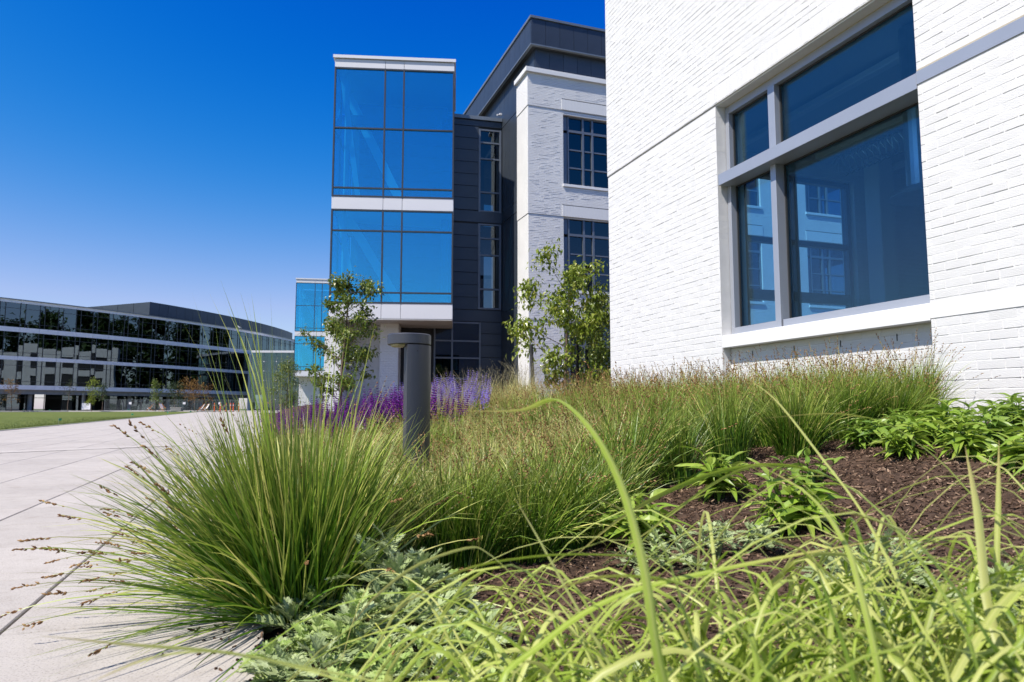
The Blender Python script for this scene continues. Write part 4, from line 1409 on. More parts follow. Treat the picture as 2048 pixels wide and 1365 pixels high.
def sedge_meshes(seed, nb_, nc, Ls, r0, lean, w, straw, biasx=0.0, head=0.012, nspk=5):
    global rng
    keep = rng; rng = np.random.default_rng(seed)
    a = rng.uniform(0, 2 * np.pi, nb_)
    rr = r0 * np.sqrt(rng.uniform(0, 1, nb_))
    base = np.stack([rr * np.cos(a), rr * np.sin(a), np.full(nb_, -0.02)], -1)
    az = a + rng.normal(0, 0.7, nb_)
    l0 = np.abs(rng.normal(0.12, 0.16, nb_)); l1 = l0 + np.abs(rng.normal(lean, 0.5, nb_))
    ln = rng.uniform(*Ls, nb_); wd = rng.uniform(0.75, 1.3, nb_) * w
    t = rng.beta(1.15, 1.35, nb_) * (.72 if straw < .10 else .95)
    t[rng.uniform(0, 1, nb_) < straw] = rng.uniform(0.85, 1.0)
    V, Q, TT, P, Tn = blades(base, az, l0, l1, ln, wd, 6, t)
    lm = mesh_np('blades', V, Q, None, None, TT)
    ac = rng.uniform(0, 2 * np.pi, nc); rc = r0 * np.sqrt(rng.uniform(0, 1, nc))
    bc = np.stack([rc * np.cos(ac), rc * np.sin(ac), np.full(nc, -0.02)], -1)
    l0c = np.abs(rng.normal(0.2, 0.18, nc)); l1c = l0c + np.abs(rng.normal(0.45, 0.35, nc))
    lc_ = rng.uniform(Ls[1] * 0.85, Ls[1] * 1.25, nc)
    V, Q, TT, P, Tn = blades(bc, ac + rng.normal(0, .5, nc), l0c, l1c, lc_, np.full(nc, 0.0026), 6, rng.uniform(0.4, 0.95, nc), tipw=.4)
    hv, ht, htt = heads_on(P, Tn, nspk, head, head * 0.21)
    TTh = TT.copy()
    cm = mesh_np('culms', V, Q, None, None, TTh)
    hm = mesh_np('seed_heads', hv, None, ht, M['seed'], htt)
    rng = keep
    return lm, cm, hm

def setmat(me, mat):
    me = me.copy(); me.materials.clear(); me.materials.append(mat)
    return me

# ---- sedge clumps
var_g = [sedge_meshes(100 + i, 360, 26, (0.34, 0.66), 0.10, 0.95, 0.0058, 0.08, head=.019) for i in range(4)]
var_s = [sedge_meshes(200 + i, 360, 24, (0.30, 0.56), 0.12, 1.15, 0.0056, 0.12, head=0.019) for i in range(4)]
var_t = [sedge_meshes(300 + i, 380, 44, (0.36, 0.60), 0.11, 0.60, 0.0048, 0.06, head=0.018) for i in range(3)]
VG = [(setmat(a, M['sedge']), setmat(b, M['sedge']), c) for a, b, c in var_g]
VS = [(setmat(a, M['straw']), setmat(b, M['straw']), c) for a, b, c in var_s]
VT = [(setmat(a, M['sedge']), setmat(b, M['sedge']), c) for a, b, c in var_t]
def put_clump(var, d, q, sc, label, group, zs=1.0, tilt=0.0):
    p = at(d, q)
    if -0.24 < p.x / p.y < -0.06 and p.y < 4.5: sc *= 0.92      # lower growth in front of the bollard
    elif group == GB and 3.2 < q and d < 2.4: sc *= 1.12
    z = float(bed_h(d, q))
    o = link('sedge_clump', None, None, (p.x, p.y, z - 0.01), (random.gauss(0, .15) , random.gauss(0, .15) + tilt, random.uniform(0, 6.28)), (sc, sc, sc * zs))
    tag(o, label, 'grass clump', group)
    for nme, me in zip(('blades', 'culms', 'seed_heads'), var):
        c = link(nme, me, o)
        c['kind'] = 'stuff'
    return o
GA = 'dark green sedge clumps at the front of the bed'
GB = 'straw coloured sedge clumps in the middle of the bed'
GC_ = 'sedge clumps with dark seed heads along the white wall'
LA = 'arching green sedge clump edging the bare mulch'
LB = 'sunlit straw coloured sedge clump around and behind the grey bollard'
LC = 'upright dark green sedge clump with brown seed heads against the white wall'
rs = random.Random(5)
def lab_for(d, q):
    """say which patch of the planting a clump stands in"""
    if d > 2.5 and q < 6.2:
        if q < 1.9: return 'upright dark sedge clump at the right end of the row, next to the leafy drift'
        if q < 3.2: return 'dark sedge clump with brown seed heads below the right part of the big window'
        if q < 4.6: return 'dark sedge clump with brown seed heads below the left part of the big window'
        return 'dark sedge clump with brown seed heads at the wall left of the big window'
    if q < qfront(d) + 0.75:
        if d < 0.75: return 'low green sedge clump between the big overhanging clump and the silver plant'
        if d < 1.4: return 'low green sedge clump in front of the grey bollard at the mulch edge'
        return 'arching green sedge clump edging the bare mulch behind the leafy plants'
    if d < 0.75: return 'straw coloured sedge clump along the paving edge left of the grey bollard'
    if d < 1.5: return 'straw coloured sedge clump around the foot of the grey bollard' if q < 3.2 else 'straw coloured sedge clump between grey bollard and purple flowers'
    if d < 2.5: return 'yellowish sedge clump in mid bed right of the grey bollard'
    return 'straw coloured sedge clump near the far corner of the white wall'
BOL = (0.885, 2.26)
def near_bollard(d, q): return (d - BOL[0]) ** 2 + (q - BOL[1]) ** 2 < 0.14 ** 2
def qfront(d):
    return 0.62 if d < 1.2 else 0.62 + (d - 1.2) * 0.55 if d < 2.2 else 1.24 - (d - 2.2) * 0.04
q = 0.6
row = 0
while q < 7.2:
    d = 0.18 + (0.16 if row % 2 else 0)
    while d < 4.35:
        dj, qj = d + rs.uniform(-.1, .1), q + rs.uniform(-.1, .1)
        if qj > qfront(dj) and not near_bollard(dj, qj) and not (qj > 5.3 and 1.2 < dj < 2.9) and not (qj > 5.6 and rs.random() < (qj - 5.4)):
            wallside = dj > 2.5 and qj < 6.2
            if wallside:
                put_clump(VT[rs.randrange(3)], dj, qj, rs.uniform(0.74, 0.93), lab_for(dj, qj), GC_)
            elif qj < qfront(dj) + 0.75:
                put_clump(VG[rs.randrange(4)], dj, qj, (rs.uniform(.62, .78) if dj < 1.3 else rs.uniform(0.75, 0.98)), lab_for(dj, qj), GA)
            elif dj < 2.5:
                put_clump((VS if rs.random() < 0.72 else VG)[rs.randrange(4)], dj, qj, rs.uniform(0.66, 0.84), lab_for(dj, qj), GB)
            else:
                put_clump(VS[rs.randrange(4)], dj, qj, rs.uniform(0.72, 0.92), lab_for(dj, qj), GB)
        d += 0.33
    q += 0.34
    row += 1
for (x_, y_, s_) in ((-.50, 3.95, .72), (-.72, 4.02, .75), (-.60, 3.75, .66), (-.40, 4.3, .7), (-.86, 4.3, .75)):
    d, q = dq(x_, y_)
    put_clump(VS[rs.randrange(4)], d, q, s_, 'straw coloured sedge clump around the foot of the grey bollard', GB)
for (d, q, s_) in ((.80, .60, .75), (1.02, .58, .8), (1.25, .62, .8), (.92, .78, .8), (1.15, .85, .85), (1.42, .72, .75)):
    put_clump(VG[rs.randrange(4)], d, q, s_, lab_for(d, q), GA)
for (d, q, s_) in ((3.72, 1.22, .8), (4.0, 1.35, .85), (3.95, 1.7, .9), (3.3, 1.22, .95), (2.9, 1.15, .9)):
    put_clump(VT[rs.randrange(3)], d, q, s_ * .92, lab_for(d, q), GC_)

# ---- the big clump hanging over the paving at the left
FG = thing('sedge_clump', 'large arching green sedge clump with brown seed heads hanging over the paving edge', 'grass clump', (-0.74, 2.52, -0.01))
rng = np.random.default_rng(42)
def front_clump():
    n = 2300
    a = rng.uniform(0, 2 * np.pi, n)
    left = rng.uniform(0, 1, n) < 0.42
    a = np.where(left, np.pi + rng.normal(0.15, 0.75, n), a)
    rr = 0.17 * np.sqrt(rng.uniform(0, 1, n))
    base = np.stack([rr * np.cos(a), rr * np.sin(a), np.zeros(n)], -1)
    l0 = np.abs(rng.normal(0.20, 0.24, n)); l0 = np.where(left, l0 + np.abs(rng.normal(0.30, 0.35, n)), l0)
    l0 = np.minimum(l0, 1.40)
    l1 = l0 + np.abs(rng.normal(0.38, 0.35, n))
    l1 = np.minimum(l1, 1.9 + 0 * l1)
    ln = rng.uniform(0.38, 0.80, n)
    t = rng.beta(1.1, 1.5, n) * .95; t[rng.uniform(0, 1, n) < 0.05] = 1.0
    V, Q, TT, P, Tn = blades(base, a + rng.normal(0, .35, n), l0, l1, ln, rng.uniform(0.0042, 0.0080, n), 7, t, 1.5)
    c = link('blades', mesh_np('blades', V, Q, None, M['sedge'], TT), FG); c['kind'] = 'stuff'
    n = 46
    a = rng.uniform(0.7 * np.pi, 1.35 * np.pi, n); a[:16] = rng.uniform(0, 6.28, 16)
    base = np.stack([.1 * np.cos(a), .1 * np.sin(a), np.zeros(n)], -1)
    V, Q, TT, P, Tn = blades(base, a, np.abs(rng.normal(.10, .16, n)), np.abs(rng.normal(.30, .22, n)), rng.uniform(0.85, 1.18, n), rng.uniform(0.005, 0.0075, n), 8, rng.uniform(.4, .85, n), 1.5)
    c = link('tall_blades', mesh_np('tall_blades', V, Q, None, M['sedge'], TT), FG); c['kind'] = 'stuff'
    n = 90
    a = np.pi + rng.normal(0.1, 0.55, n); a[:26] = rng.uniform(0, 6.28, 26)
    base = np.stack([.12 * np.cos(a), .12 * np.sin(a), np.zeros(n)], -1)
    l0 = rng.uniform(0.35, 1.25, n); l1 = l0 + rng.uniform(0.25, 0.95, n)
    l1 = np.minimum(l1, 1.95)
    V, Q, TT, P, Tn = blades(base, a + rng.normal(0, .2, n), l0, l1, rng.uniform(0.50, 0.86, n), np.full(n, 0.0036), 9, rng.uniform(.5, .95, n), 1.6, tipw=.5)
    c = link('culms', mesh_np('culms', V, Q, None, M['sedge'], TT), FG); c['kind'] = 'stuff'
    hv, ht, htt = heads_on(P, Tn, 9, 0.017, 0.0036, 0.30, 0.075)
    c = link('seed_heads', mesh_np('seed_heads', hv, None, ht, M['seed'], htt), FG); c['kind'] = 'stuff'
front_clump()
def extra_clump(x, y, label, n, L0, L1, mat, culm=30, seed=1, lean=.6):
    lm, cm, hm = sedge_meshes(seed, n, culm, (L0, L1), 0.15, lean, 0.0046, .06, head=0.014)
    d, q = dq(x, y)
    o = thing('sedge_clump', label, 'grass clump', (x, y, float(bed_h(d, q)) - 0.01))
    for nme, me, mt in (('blades', lm, mat), ('culms', cm, mat), ('seed_heads', hm, None)):
        c = link(nme, setmat(me, mt) if mt else me, o); c['kind'] = 'stuff'
extra_clump(-0.52, 2.95, 'pale green sedge clump just behind the big clump over the paving', 800, .30, .54, M['straw'], 16, 71, .8)
extra_clump(-0.28, 3.0, 'dense green sedge clump rising behind the silver leaved plant', 900, .34, .60, M['sedge'], 20, 72, .9)
extra_clump(-0.92, 3.3, 'straw tinted sedge clump spilling over the paving beyond the big clump', 800, .4, .75, M['straw'], 46, 73, .8)

# ---- broad leaves (mesh variants shared by every leaf object)
def leaf_mesh(name, L_, W_, fold, droop, mat, seed, rows=6, wave=0.0):
    r_ = random.Random(seed)
    V, Q, T = [], [], []
    for i in range(rows + 1):
        t = i / rows
        wd = W_ * (math.sin(math.pi * min(1, t * 0.93 + 0.07) ** 0.75)) * 0.5 if 0 < i < rows else 0.0015
        x = L_ * t; z = -droop * L_ * t * t + 0.10 * L_ * t
        wz = wave * W_ * math.sin(t * 9 + seed)
        V += [(x, -wd, z + fold * wd + wz), (x, 0, z), (x, wd, z + fold * wd - wz)]
    for i in range(rows):
        a = 3 * i
        Q += [(a, a + 3, a + 4, a + 1), (a + 1, a + 4, a + 5, a + 2)]
    tt = np.zeros((len(V), 3)); tt[:, 0] = r_.uniform(0.15, 0.9); tt[1::3, 0] += 0.25
    return mesh_np(name, V, Q, None, mat, tt, False)
LEAF = [leaf_mesh('leaf', 1.0, .29, .45, .30 + .14 * k, M['leafy'], k, 6, .08) for k in range(5)]
LEAFD = [leaf_mesh('leaf', 1.0, .31, .45, .30 + .14 * k, M['leafy_dark'], 20 + k, 6, .08) for k in range(5)]

def orient(dirv, roll=0.0):
    x = Vector(dirv).normalized()
    y = Vector((0, 0, 1)).cross(x)
    if y.length < 1e-3: y = Vector((0, 1, 0))
    y.normalize(); z = x.cross(y)
    m = Matrix((x, y, z)).transposed()
    return (m @ Matrix.Rotation(roll, 3, 'X')).to_euler()

def leafy(x, y, size, label, seed, group=None, bright=True, nst=8, lev=5, upright=0.0):
    r_ = random.Random(seed)
    d, q = dq(x, y)
    o = thing('leafy_perennial', label, 'plant', (x, y, float(bed_h(d, q)) - 0.005), r_.uniform(0, 6), group)
    st = MB()
    LV = LEAF if bright else LEAFD
    for s_ in range(nst):
        a = 2 * math.pi * s_ / nst + r_.uniform(-.3, .3)
        tilt = r_.uniform(0.25, 0.95) * (1 - .4 * upright) if s_ else 0.1
        hgt = size * r_.uniform(0.65, 1.0)
        tip = Vector((math.cos(a) * math.sin(tilt), math.sin(a) * math.sin(tilt), math.cos(tilt))) * hgt
        b = Vector((math.cos(a) * .02, math.sin(a) * .02, -0.01))
        st.tube([b, b * .5 + tip * .5 + Vector((0, 0, .02)), tip], [.0035, .003, .0018], 5, False)
        for l in range(lev):
            f = 0.35 + 0.65 * l / (lev - 1)
            p = b.lerp(tip, f)
            for sgn in (0, 1):
                an = a + l * 1.57 + sgn * math.pi + r_.uniform(-.35, .35)
                el = r_.uniform(-0.05, 0.5) + (0.45 if l == lev - 1 else 0)
                ll = size * r_.uniform(0.50, 0.72) * (1.0 if l < lev - 1 else 0.72)
                dv = Vector((math.cos(an) * math.cos(el), math.sin(an) * math.cos(el), math.sin(el)))
                link('leaf', r_.choice(LV), o, p, orient(dv, r_.uniform(-.5, .5)), (ll, ll, ll))
    st.build('stems', M['leafy_dark'], o)
    return o
leafy(1.081, 2.732, .22, 'single bright lime green leafy plant alone on the bare mulch', 1, None, True, 10, 5)
leafy(1.007, 3.447, .22, 'bright leafy plant on mulch in front of the sedge', 2, None, True, 8, 5, .6)
leafy(0.514, 2.877, .22, 'light green leafy plant behind the arching blades at the sedge foot', 3, None, True, 8, 5, .5)
leafy(1.40, 3.36, .17, 'low leafy plant at the sedge edge left of the leafy drift', 4, None, False, 6, 3)
grp = 'leafy plants in the drift below the white wall'
lab = 'bright green leafy plant in the dense drift between sedge and white wall'
for i, (x, y, s_, br) in enumerate(((1.98, 3.55, .18, True), (2.1, 3.86, .19, False), (2.25, 3.70, .21, True), (2.45, 3.95, .20, False), (2.1, 3.28, .19, True),
                                (2.30, 3.40, .20, False), (2.60, 3.62, .21, False), (2.62, 3.25, .20, True), (2.35, 3.02, .20, True), (2.12, 2.92, .18, True),
                                (2.75, 3.9, .2, False), (2.85, 3.45, .21, False), (1.95, 3.95, .16, False), (2.3, 4.15, .17, False), (2.55, 2.85, .19, False))):
    leafy(x, y, s_, lab, 30 + i, grp, br, 9, 5, .3)
lab2 = 'leafy plant at the lower right end of the drift beside bare mulch'
grp2 = 'leafy plants at the right end of the drift'
for i, (x, y, s_, br) in enumerate(((2.05, 2.62, .18, False), (1.92, 2.42, .16, True), (2.28, 2.72, .19, False))):
    leafy(x, y, s_, lab2, 60 + i, grp2, br, 8, 5, .3)

# ---- silver lobed plants
def lobed_mesh(mat, seed, L_=1.0):
    r_ = random.Random(seed)
    V, Q, T = [], [], []
    def lobe(p, ang, ln, wd, zl):
        c, s_ = math.cos(ang), math.sin(ang)
        k = len(V)
        for (u, v) in ((0, -wd), (ln * .55, -wd * 1.15), (ln * .62, -wd * .25), (ln, 0), (ln * .62, wd * .25), (ln * .55, wd * 1.15), (0, wd)):
            x = p[0] + u * c - v * s_; y = p[1] + u * s_ + v * c
            V.append((x, y, zf(x, y) + zl * u + r_.gauss(0, .006)))
        Q.extend([(k, k+1, k+2, k+6), (k+6, k+2, k+4, k+5)]); T.append((k+2, k+3, k+4))
    cv = r_.uniform(.15, .45)
    def zf(x, y): return -cv * x * x + .25 * abs(y) + .08 * x
    V += [(0, -.012, 0), (0, .012, 0), (.9, .02, zf(.9, 0)), (.9, -.02, zf(.9, 0)), (.45, -.03, zf(.45, 0)), (.45, .03, zf(.45, 0))]
    Q += [(0, 4, 5, 1), (4, 3, 2, 5)]
    npair = 4
    for i in range(npair):
        x = .24 + .56 * i / (npair - 1)
        l_ = (.30 + .14 * math.sin(math.pi * (i + .7) / npair)) * r_.uniform(.85, 1.15)
        for sg in (-1, 1):
            an = sg * r_.uniform(.65, .95) * (1 - .12 * i)
            lobe((x, 0), an, l_, .060, .15)
            px, py = x + l_ * .5 * math.cos(an), l_ * .5 * math.sin(an)
            lobe((px, py), an - sg * .6, l_ * .42, .034, .2)
            lobe((px, py), an + sg * .45, l_ * .36, .03, .2)
    lobe((.80, 0), 0, .24, .06, -.2); lobe((.85, 0), .5, .16, .035, 0); lobe((.85, 0), -.5, .16, .035, 0)
    tt = np.zeros((len(V), 3)); tt[:, 0] = np.clip(r_.uniform(.1, .85) + np.random.default_rng(seed).normal(0, .1, len(V)), 0, 1)
    return mesh_np('leaf', np.array(V) * L_, Q, T, mat, tt)
LOB = [lobed_mesh(M['silver'], i) for i in range(6)]
LOBY = [lobed_mesh(M['silver_young'], 50 + i) for i in range(5)]
def silver_plant(x, y, rad, nros, leaf, label, seed, young=0.4, hgt=.16, nl=11, zsq=1.0):
    r_ = random.Random(seed)
    d, q = dq(x, y)
    o = thing('silver_artemisia', label, 'plant', (x, y, float(bed_h(d, q))), 0)
    st = MB()
    for k in range(nros):
        a = r_.uniform(0, 6.28); rr = rad * math.sqrt(r_.uniform(0, 1)) if k else 0
        px, py = rr * math.cos(a), rr * math.sin(a) * zsq
        gz = float(bed_h(*dq(x + px, y + py))) - o.location.z
        hh = hgt * (1.15 - .7 * rr / rad) * r_.uniform(.7, 1.2)
        top = Vector((px * 1.15, py * 1.15, gz + hh))
        st.tube([(px * .7, py * .7, gz - .01), tuple(top)], [.004, .003], 5, False)
        yg = r_.random() < young
        for j in range(nl):
            f = j / (nl - 1)
            an = j * 2.4 + r_.uniform(-.3, .3)
            el = -0.15 + 1.35 * f + r_.uniform(-.2, .2)
            ll = leaf * (1.15 - .65 * f) * r_.uniform(.8, 1.15) * (.8 if yg else 1)
            dv = Vector((math.cos(an) * math.cos(el), math.sin(an) * math.cos(el), math.sin(el)))
            pp = top - Vector((0, 0, hh * .55 * (1 - f)))
            link('leaf', r_.choice(LOBY if yg else LOB), o, pp, orient(dv, r_.uniform(-.4, .4)), (ll, ll, ll))
    st.build('stems', M['silver'], o)['kind'] = 'stuff'
    return o
silver_plant(-0.40, 2.33, .26, 19, .145, 'large silver grey lobed leaf plant at the foot of the big sedge clump', 1, .4, .19)
silver_plant(-0.42, 1.93, .22, 17, .115, 'fresh green and silver lobed plant at the paving corner', 2, .7, .12)
silver_plant(-0.15, 1.80, .24, 18, .11, 'low silvery green lobed plant under the arching blades on the mulch', 3, .7, .12)
silver_plant(0.70, 2.62, .27, 24, .062, 'fine leaved silver mound on mulch left of the lime green plant', 4, .25, .11, 10, .7)
silver_plant(1.02, 1.95, .22, 12, .10, 'silver leaved plant half hidden by broad blades at the right', 5, .4, .13)
silver_plant(1.28, 1.62, .20, 10, .10, 'silver leaved plant at the far right foreground corner', 6, .4, .13)
silver_plant(0.30, 1.45, .2, 10, .09, 'silvery green plant beneath the tangle of arching blades', 7, .6, .1)

# ---- foreground broad arching blades
def catmull(pts, n):
    P = [np.array(p, float) for p in pts]
    P = [2 * P[0] - P[1]] + P + [2 * P[-1] - P[-2]]
    out = []
    m = len(P) - 3
    for i in range(n + 1):
        u = i / n * m
        k = min(int(u), m - 1); t = u - k
        a, b, c, d = P[k], P[k+1], P[k+2], P[k+3]
        out.append(0.5 * (2*b + (c - a)*t + (2*a - 5*b + 4*c - d)*t*t + (3*b - a - 3*c + d)*t**3))
    return np.array(out)
def blade_mesh(pts, w, tint, tw0=0.0, tw1=0.6, n=26, tip=.75, ang=0.35):
    P = catmull(pts, n)
    T = np.gradient(P, axis=0); T /= np.linalg.norm(T, axis=1, keepdims=True)
    hz = np.array([T[0][1], -T[0][0], 0.0])
    tot = P[-1] - P[0]
    hz = np.cross(tot / np.linalg.norm(tot), np.array([0, 0, 1.0])) + 1e-4
    hz /= np.linalg.norm(hz)
    V, Q, tt = [], [], []
    mott = np.cumsum(rng.normal(0, .03, n + 1))
    for i in range(n + 1):
        t = i / n
        s = hz - T[i] * (hz @ T[i]); s /= np.linalg.norm(s) + 1e-9
        nr = np.cross(T[i], s)
        a = tw0 + (tw1 - tw0) * t
        sv = s * math.cos(a) + nr * math.sin(a); nv = np.cross(T[i], sv)
        prof = (0.75 + 0.25 * min(1, t / .3)) * (1 if t < tip else max(0.04, 1 - ((t - tip) / (1 - tip)) ** 1.5))
        h = w * prof / 2
        for u_, dt in ((-1, 0), (-.55, -.10), (0, .14), (.55, -.10), (1, 0)):
            V.append(P[i] + sv * h * u_ + nv * h * ang * abs(u_) * (1.1 - .1 * abs(u_)))
            tt.append((min(1, max(0, tint + dt + mott[i])), t, 0))
    for i in range(n):
        a = 5 * i
        Q += [(a + j, a + j + 1, a + j + 6, a + j + 5) for j in range(4)]
    return mesh_np('blade', V, Q, None, M['wide_blade'], np.array(tt), True)
WG = thing('broad_grass', 'pale green broad bladed grass arching across the lower right foreground', 'ornamental grass', (0.36, 0.74, 0.05))
HERO = {
    'H1': (0.014, [(0.13, 0.62, 0.469), (0.122, 0.66, 0.557), (0.11, 0.72, 0.628), (0.086, 0.78, 0.682), (0.053, 0.86, 0.713), (0.011, 0.95, 0.699), (-0.068, 1.02, 0.697)]),
    'H2': (0.012, [(0.451, 0.7, 0.439), (0.478, 0.8, 0.5), (0.487, 0.95, 0.569), (0.469, 1.08, 0.604), (0.411, 1.15, 0.611), (0.318, 1.2, 0.585), (0.198, 1.25, 0.515), (0.094, 1.28, 0.423)]),
    'H3': (0.006, [(0.444, 0.85, 0.448), (0.424, 0.9, 0.524), (0.433, 1.0, 0.573), (0.4, 1.1, 0.612), (0.351, 1.2, 0.581), (0.241, 1.25, 0.489), (0.159, 1.3, 0.419)]),
    'H4': (0.013, [(0.541, 0.8, 0.402), (0.56, 0.85, 0.476), (0.588, 0.9, 0.573), (0.609, 0.95, 0.65)]),
    'H5': (0.008, [(0.611, 0.9, 0.364), (0.621, 0.92, 0.489), (0.642, 0.94, 0.58), (0.655, 0.95, 0.658)]),
    'H6': (0.012, [(0.115, 0.78, 0.409), (0.063, 0.85, 0.493), (0.032, 0.9, 0.542), (-0.001, 0.95, 0.589)]),
    'H7': (0.006, [(0.45, 0.75, 0.42), (0.446, 0.8, 0.473), (0.47, 0.95, 0.558), (0.457, 1.05, 0.632), (0.421, 1.12, 0.714), (0.386, 1.16, 0.752)]),
    'H8': (0.006, [(0.657, 0.85, 0.476), (0.644, 0.9, 0.54), (0.615, 0.95, 0.586), (0.606, 1.0, 0.626), (0.563, 1.05, 0.676), (0.5, 1.08, 0.693), (0.387, 1.1, 0.685)]),
    'H10': (0.012, [(0.224, 0.6, 0.462), (0.216, 0.62, 0.48), (0.206, 0.64, 0.504), (0.181, 0.68, 0.526), (0.15, 0.72, 0.532), (0.093, 0.76, 0.524), (0.031, 0.8, 0.495)]),
    'H11': (0.011, [(-0.087, 0.57, 0.478), (-0.105, 0.58, 0.484), (-0.166, 0.6, 0.488), (-0.249, 0.62, 0.495), (-0.331, 0.62, 0.501), (-0.404, 0.62, 0.507)]),
    'H12': (0.008, [(-0.092, 0.6, 0.455), (-0.133, 0.6, 0.476), (-0.198, 0.62, 0.485), (-0.266, 0.64, 0.488), (-0.309, 0.62, 0.489), (-0.347, 0.6, 0.476)]),
    'H13': (0.009, [(0.333, 0.7, 0.423), (0.289, 0.78, 0.484), (0.215, 0.82, 0.523), (0.104, 0.85, 0.529), (0.01, 0.86, 0.523), (-0.075, 0.87, 0.5), (-0.172, 0.88, 0.433)]),
    'H14': (0.007, [(0.111, 0.75, 0.408), (0.054, 0.8, 0.468), (0.008, 0.84, 0.501), (-0.029, 0.87, 0.526), (-0.056, 0.9, 0.527), (-0.125, 0.93, 0.498), (-0.182, 0.95, 0.452), (-0.215, 0.96, 0.412)]),
    'H15': (0.012, [(0.367, 0.72, 0.415), (0.377, 0.78, 0.51), (0.38, 0.82, 0.552), (0.36, 0.86, 0.597), (0.315, 0.9, 0.629)]),
    'H16': (0.011, [(0.333, 0.7, 0.423), (0.33, 0.75, 0.502), (0.33, 0.8, 0.552)]),
    'H17': (0.012, [(0.496, 0.7, 0.423), (0.452, 0.68, 0.48), (0.438, 0.72, 0.53), (0.423, 0.78, 0.569), (0.367, 0.85, 0.586)]),
    'H18': (0.01, [(0.19, 0.7, 0.423), (0.182, 0.76, 0.49), (0.171, 0.8, 0.543), (0.154, 0.84, 0.57), (0.111, 0.9, 0.586)]),
    'H19': (0.009, [(-0.011, 0.7, 0.423), (0.029, 0.74, 0.461), (0.12, 0.8, 0.495), (0.273, 0.86, 0.514), (0.473, 0.92, 0.532)])
}
off = np.array([0.36, 0.74, 0.05])
for k, (w_h, pts) in HERO.items():
    p0 = np.array(pts[0]); 
    base = np.array([p0[0] * 0.55 + 0.16, max(0.55, p0[1] * .6 + .26), 0.07])
    if k in ('H11', 'H12'): base = np.array([0.10, 0.60, 0.02])
    mid = base * .45 + p0 * .55 + np.array([0, 0, 0.03])
    link('blade', blade_mesh([base - off, mid - off] + [np.array(p) - off for p in pts], w_h * .82, {'H4': .85, 'H6': .9, 'H1': .55, 'H2': .3, 'H11': .75, 'H5': .8, 'H16': .25, 'H17': .25}.get(k, rs.uniform(.3, .8)),
                             rs.uniform(-.3, .3), rs.uniform(.2, 1.0), 30), WG)
rr_ = random.Random(9)
fill = []
cnt = 0
tries = 0
while cnt < 720 and tries < 20000:
    tries += 1
    bxp, byp = rr_.uniform(-0.02, 0.95), rr_.uniform(0.62, 1.12)
    if bxp > .78 * byp + .3: continue
    az_ = rr_.choice((rr_.gauss(2.9, .7), rr_.gauss(2.9, .7), rr_.gauss(2.0, .8), rr_.uniform(0, 6.28)))
    L_ = rr_.uniform(.30, .62)
    rise = rr_.uniform(.24, .43)
    reach = rr_.uniform(.12, .42)
    dx, dy = math.cos(az_), math.sin(az_)
    gz = float(bed_h(*dq(bxp, byp)))
    p = [np.array([bxp, byp, gz]), np.array([bxp + dx * reach * .18, byp + dy * reach * .18, gz + rise * .68]),
         np.array([bxp + dx * reach * .55, byp + dy * reach * .55, gz + rise]), np.array([bxp + dx * reach, byp + dy * reach, gz + rise * rr_.uniform(.5, .95)]),
         np.array([bxp + dx * reach * 1.35, byp + dy * reach * 1.35, gz + rise * rr_.uniform(.05, .7)])]
    cc = catmull(p, 20)
    dist = np.linalg.norm(cc - np.array([0, 0, .7]), axis=1)
    if dist.min() < 0.50: continue
    sx_ = 1024 + 1400 * cc[:, 0] / cc[:, 1]
    if sx_.min() < 500: continue
    wb = rr_.uniform(.0035, .0088)
    fill.append((wb / dist.min(), p, wb, min(1, max(0, rr_.gauss(.62, .28))), rr_.uniform(-.8, .8), rr_.uniform(-.8, 1.0)))
    cnt += 1
for i in range(60):                       # long thin arching ones over the tangle
    bxp, byp = rr_.uniform(.1, .95), rr_.uniform(.72, 1.1)
    az_ = rr_.choice((rr_.gauss(2.9, .5), rr_.gauss(2.4, .6), rr_.gauss(.4, .6)))
    rise, reach = rr_.uniform(.36, .52), rr_.uniform(.35, .62)
    dx, dy = math.cos(az_), math.sin(az_)
    gz = float(bed_h(*dq(bxp, byp)))
    p = [np.array([bxp + dx * reach * f, byp + dy * reach * f, gz + rise * g_]) for f, g_ in ((0, 0), (.14, .62), (.45, 1.0), (.8, .92), (1.12, .55), (1.3, .2))]
    dist = np.linalg.norm(catmull(p, 20) - np.array([0, 0, .7]), axis=1)
    if dist.min() < .5: continue
    fill.append((1.0, p, rr_.uniform(.003, .006), min(1, max(.3, rr_.gauss(.75, .2))), rr_.uniform(-.6, .6), rr_.uniform(-.6, .8)))
fill.sort(key=lambda f: -f[0])
fV, fQ, fT = [], [], []
for i, (_, p, wb, tn_, a_, b_) in enumerate(fill):
    me = blade_mesh([x - off for x in p], wb, tn_, a_, b_, 16)
    if i < 275:
        link('blade', me, WG)
    else:
        k = len(fV)
        fV += [tuple(v.co) for v in me.vertices]; fQ += [tuple(k + j for j in f.vertices) for f in me.polygons]
        fT += [tuple(c.color)[:3] for c in me.attributes['tint'].data]
        bpy.data.meshes.remove(me)
link('fine_blades', mesh_np('fine_blades', fV, fQ, None, M['wide_blade'], np.array(fT), True), WG)['kind'] = 'stuff'

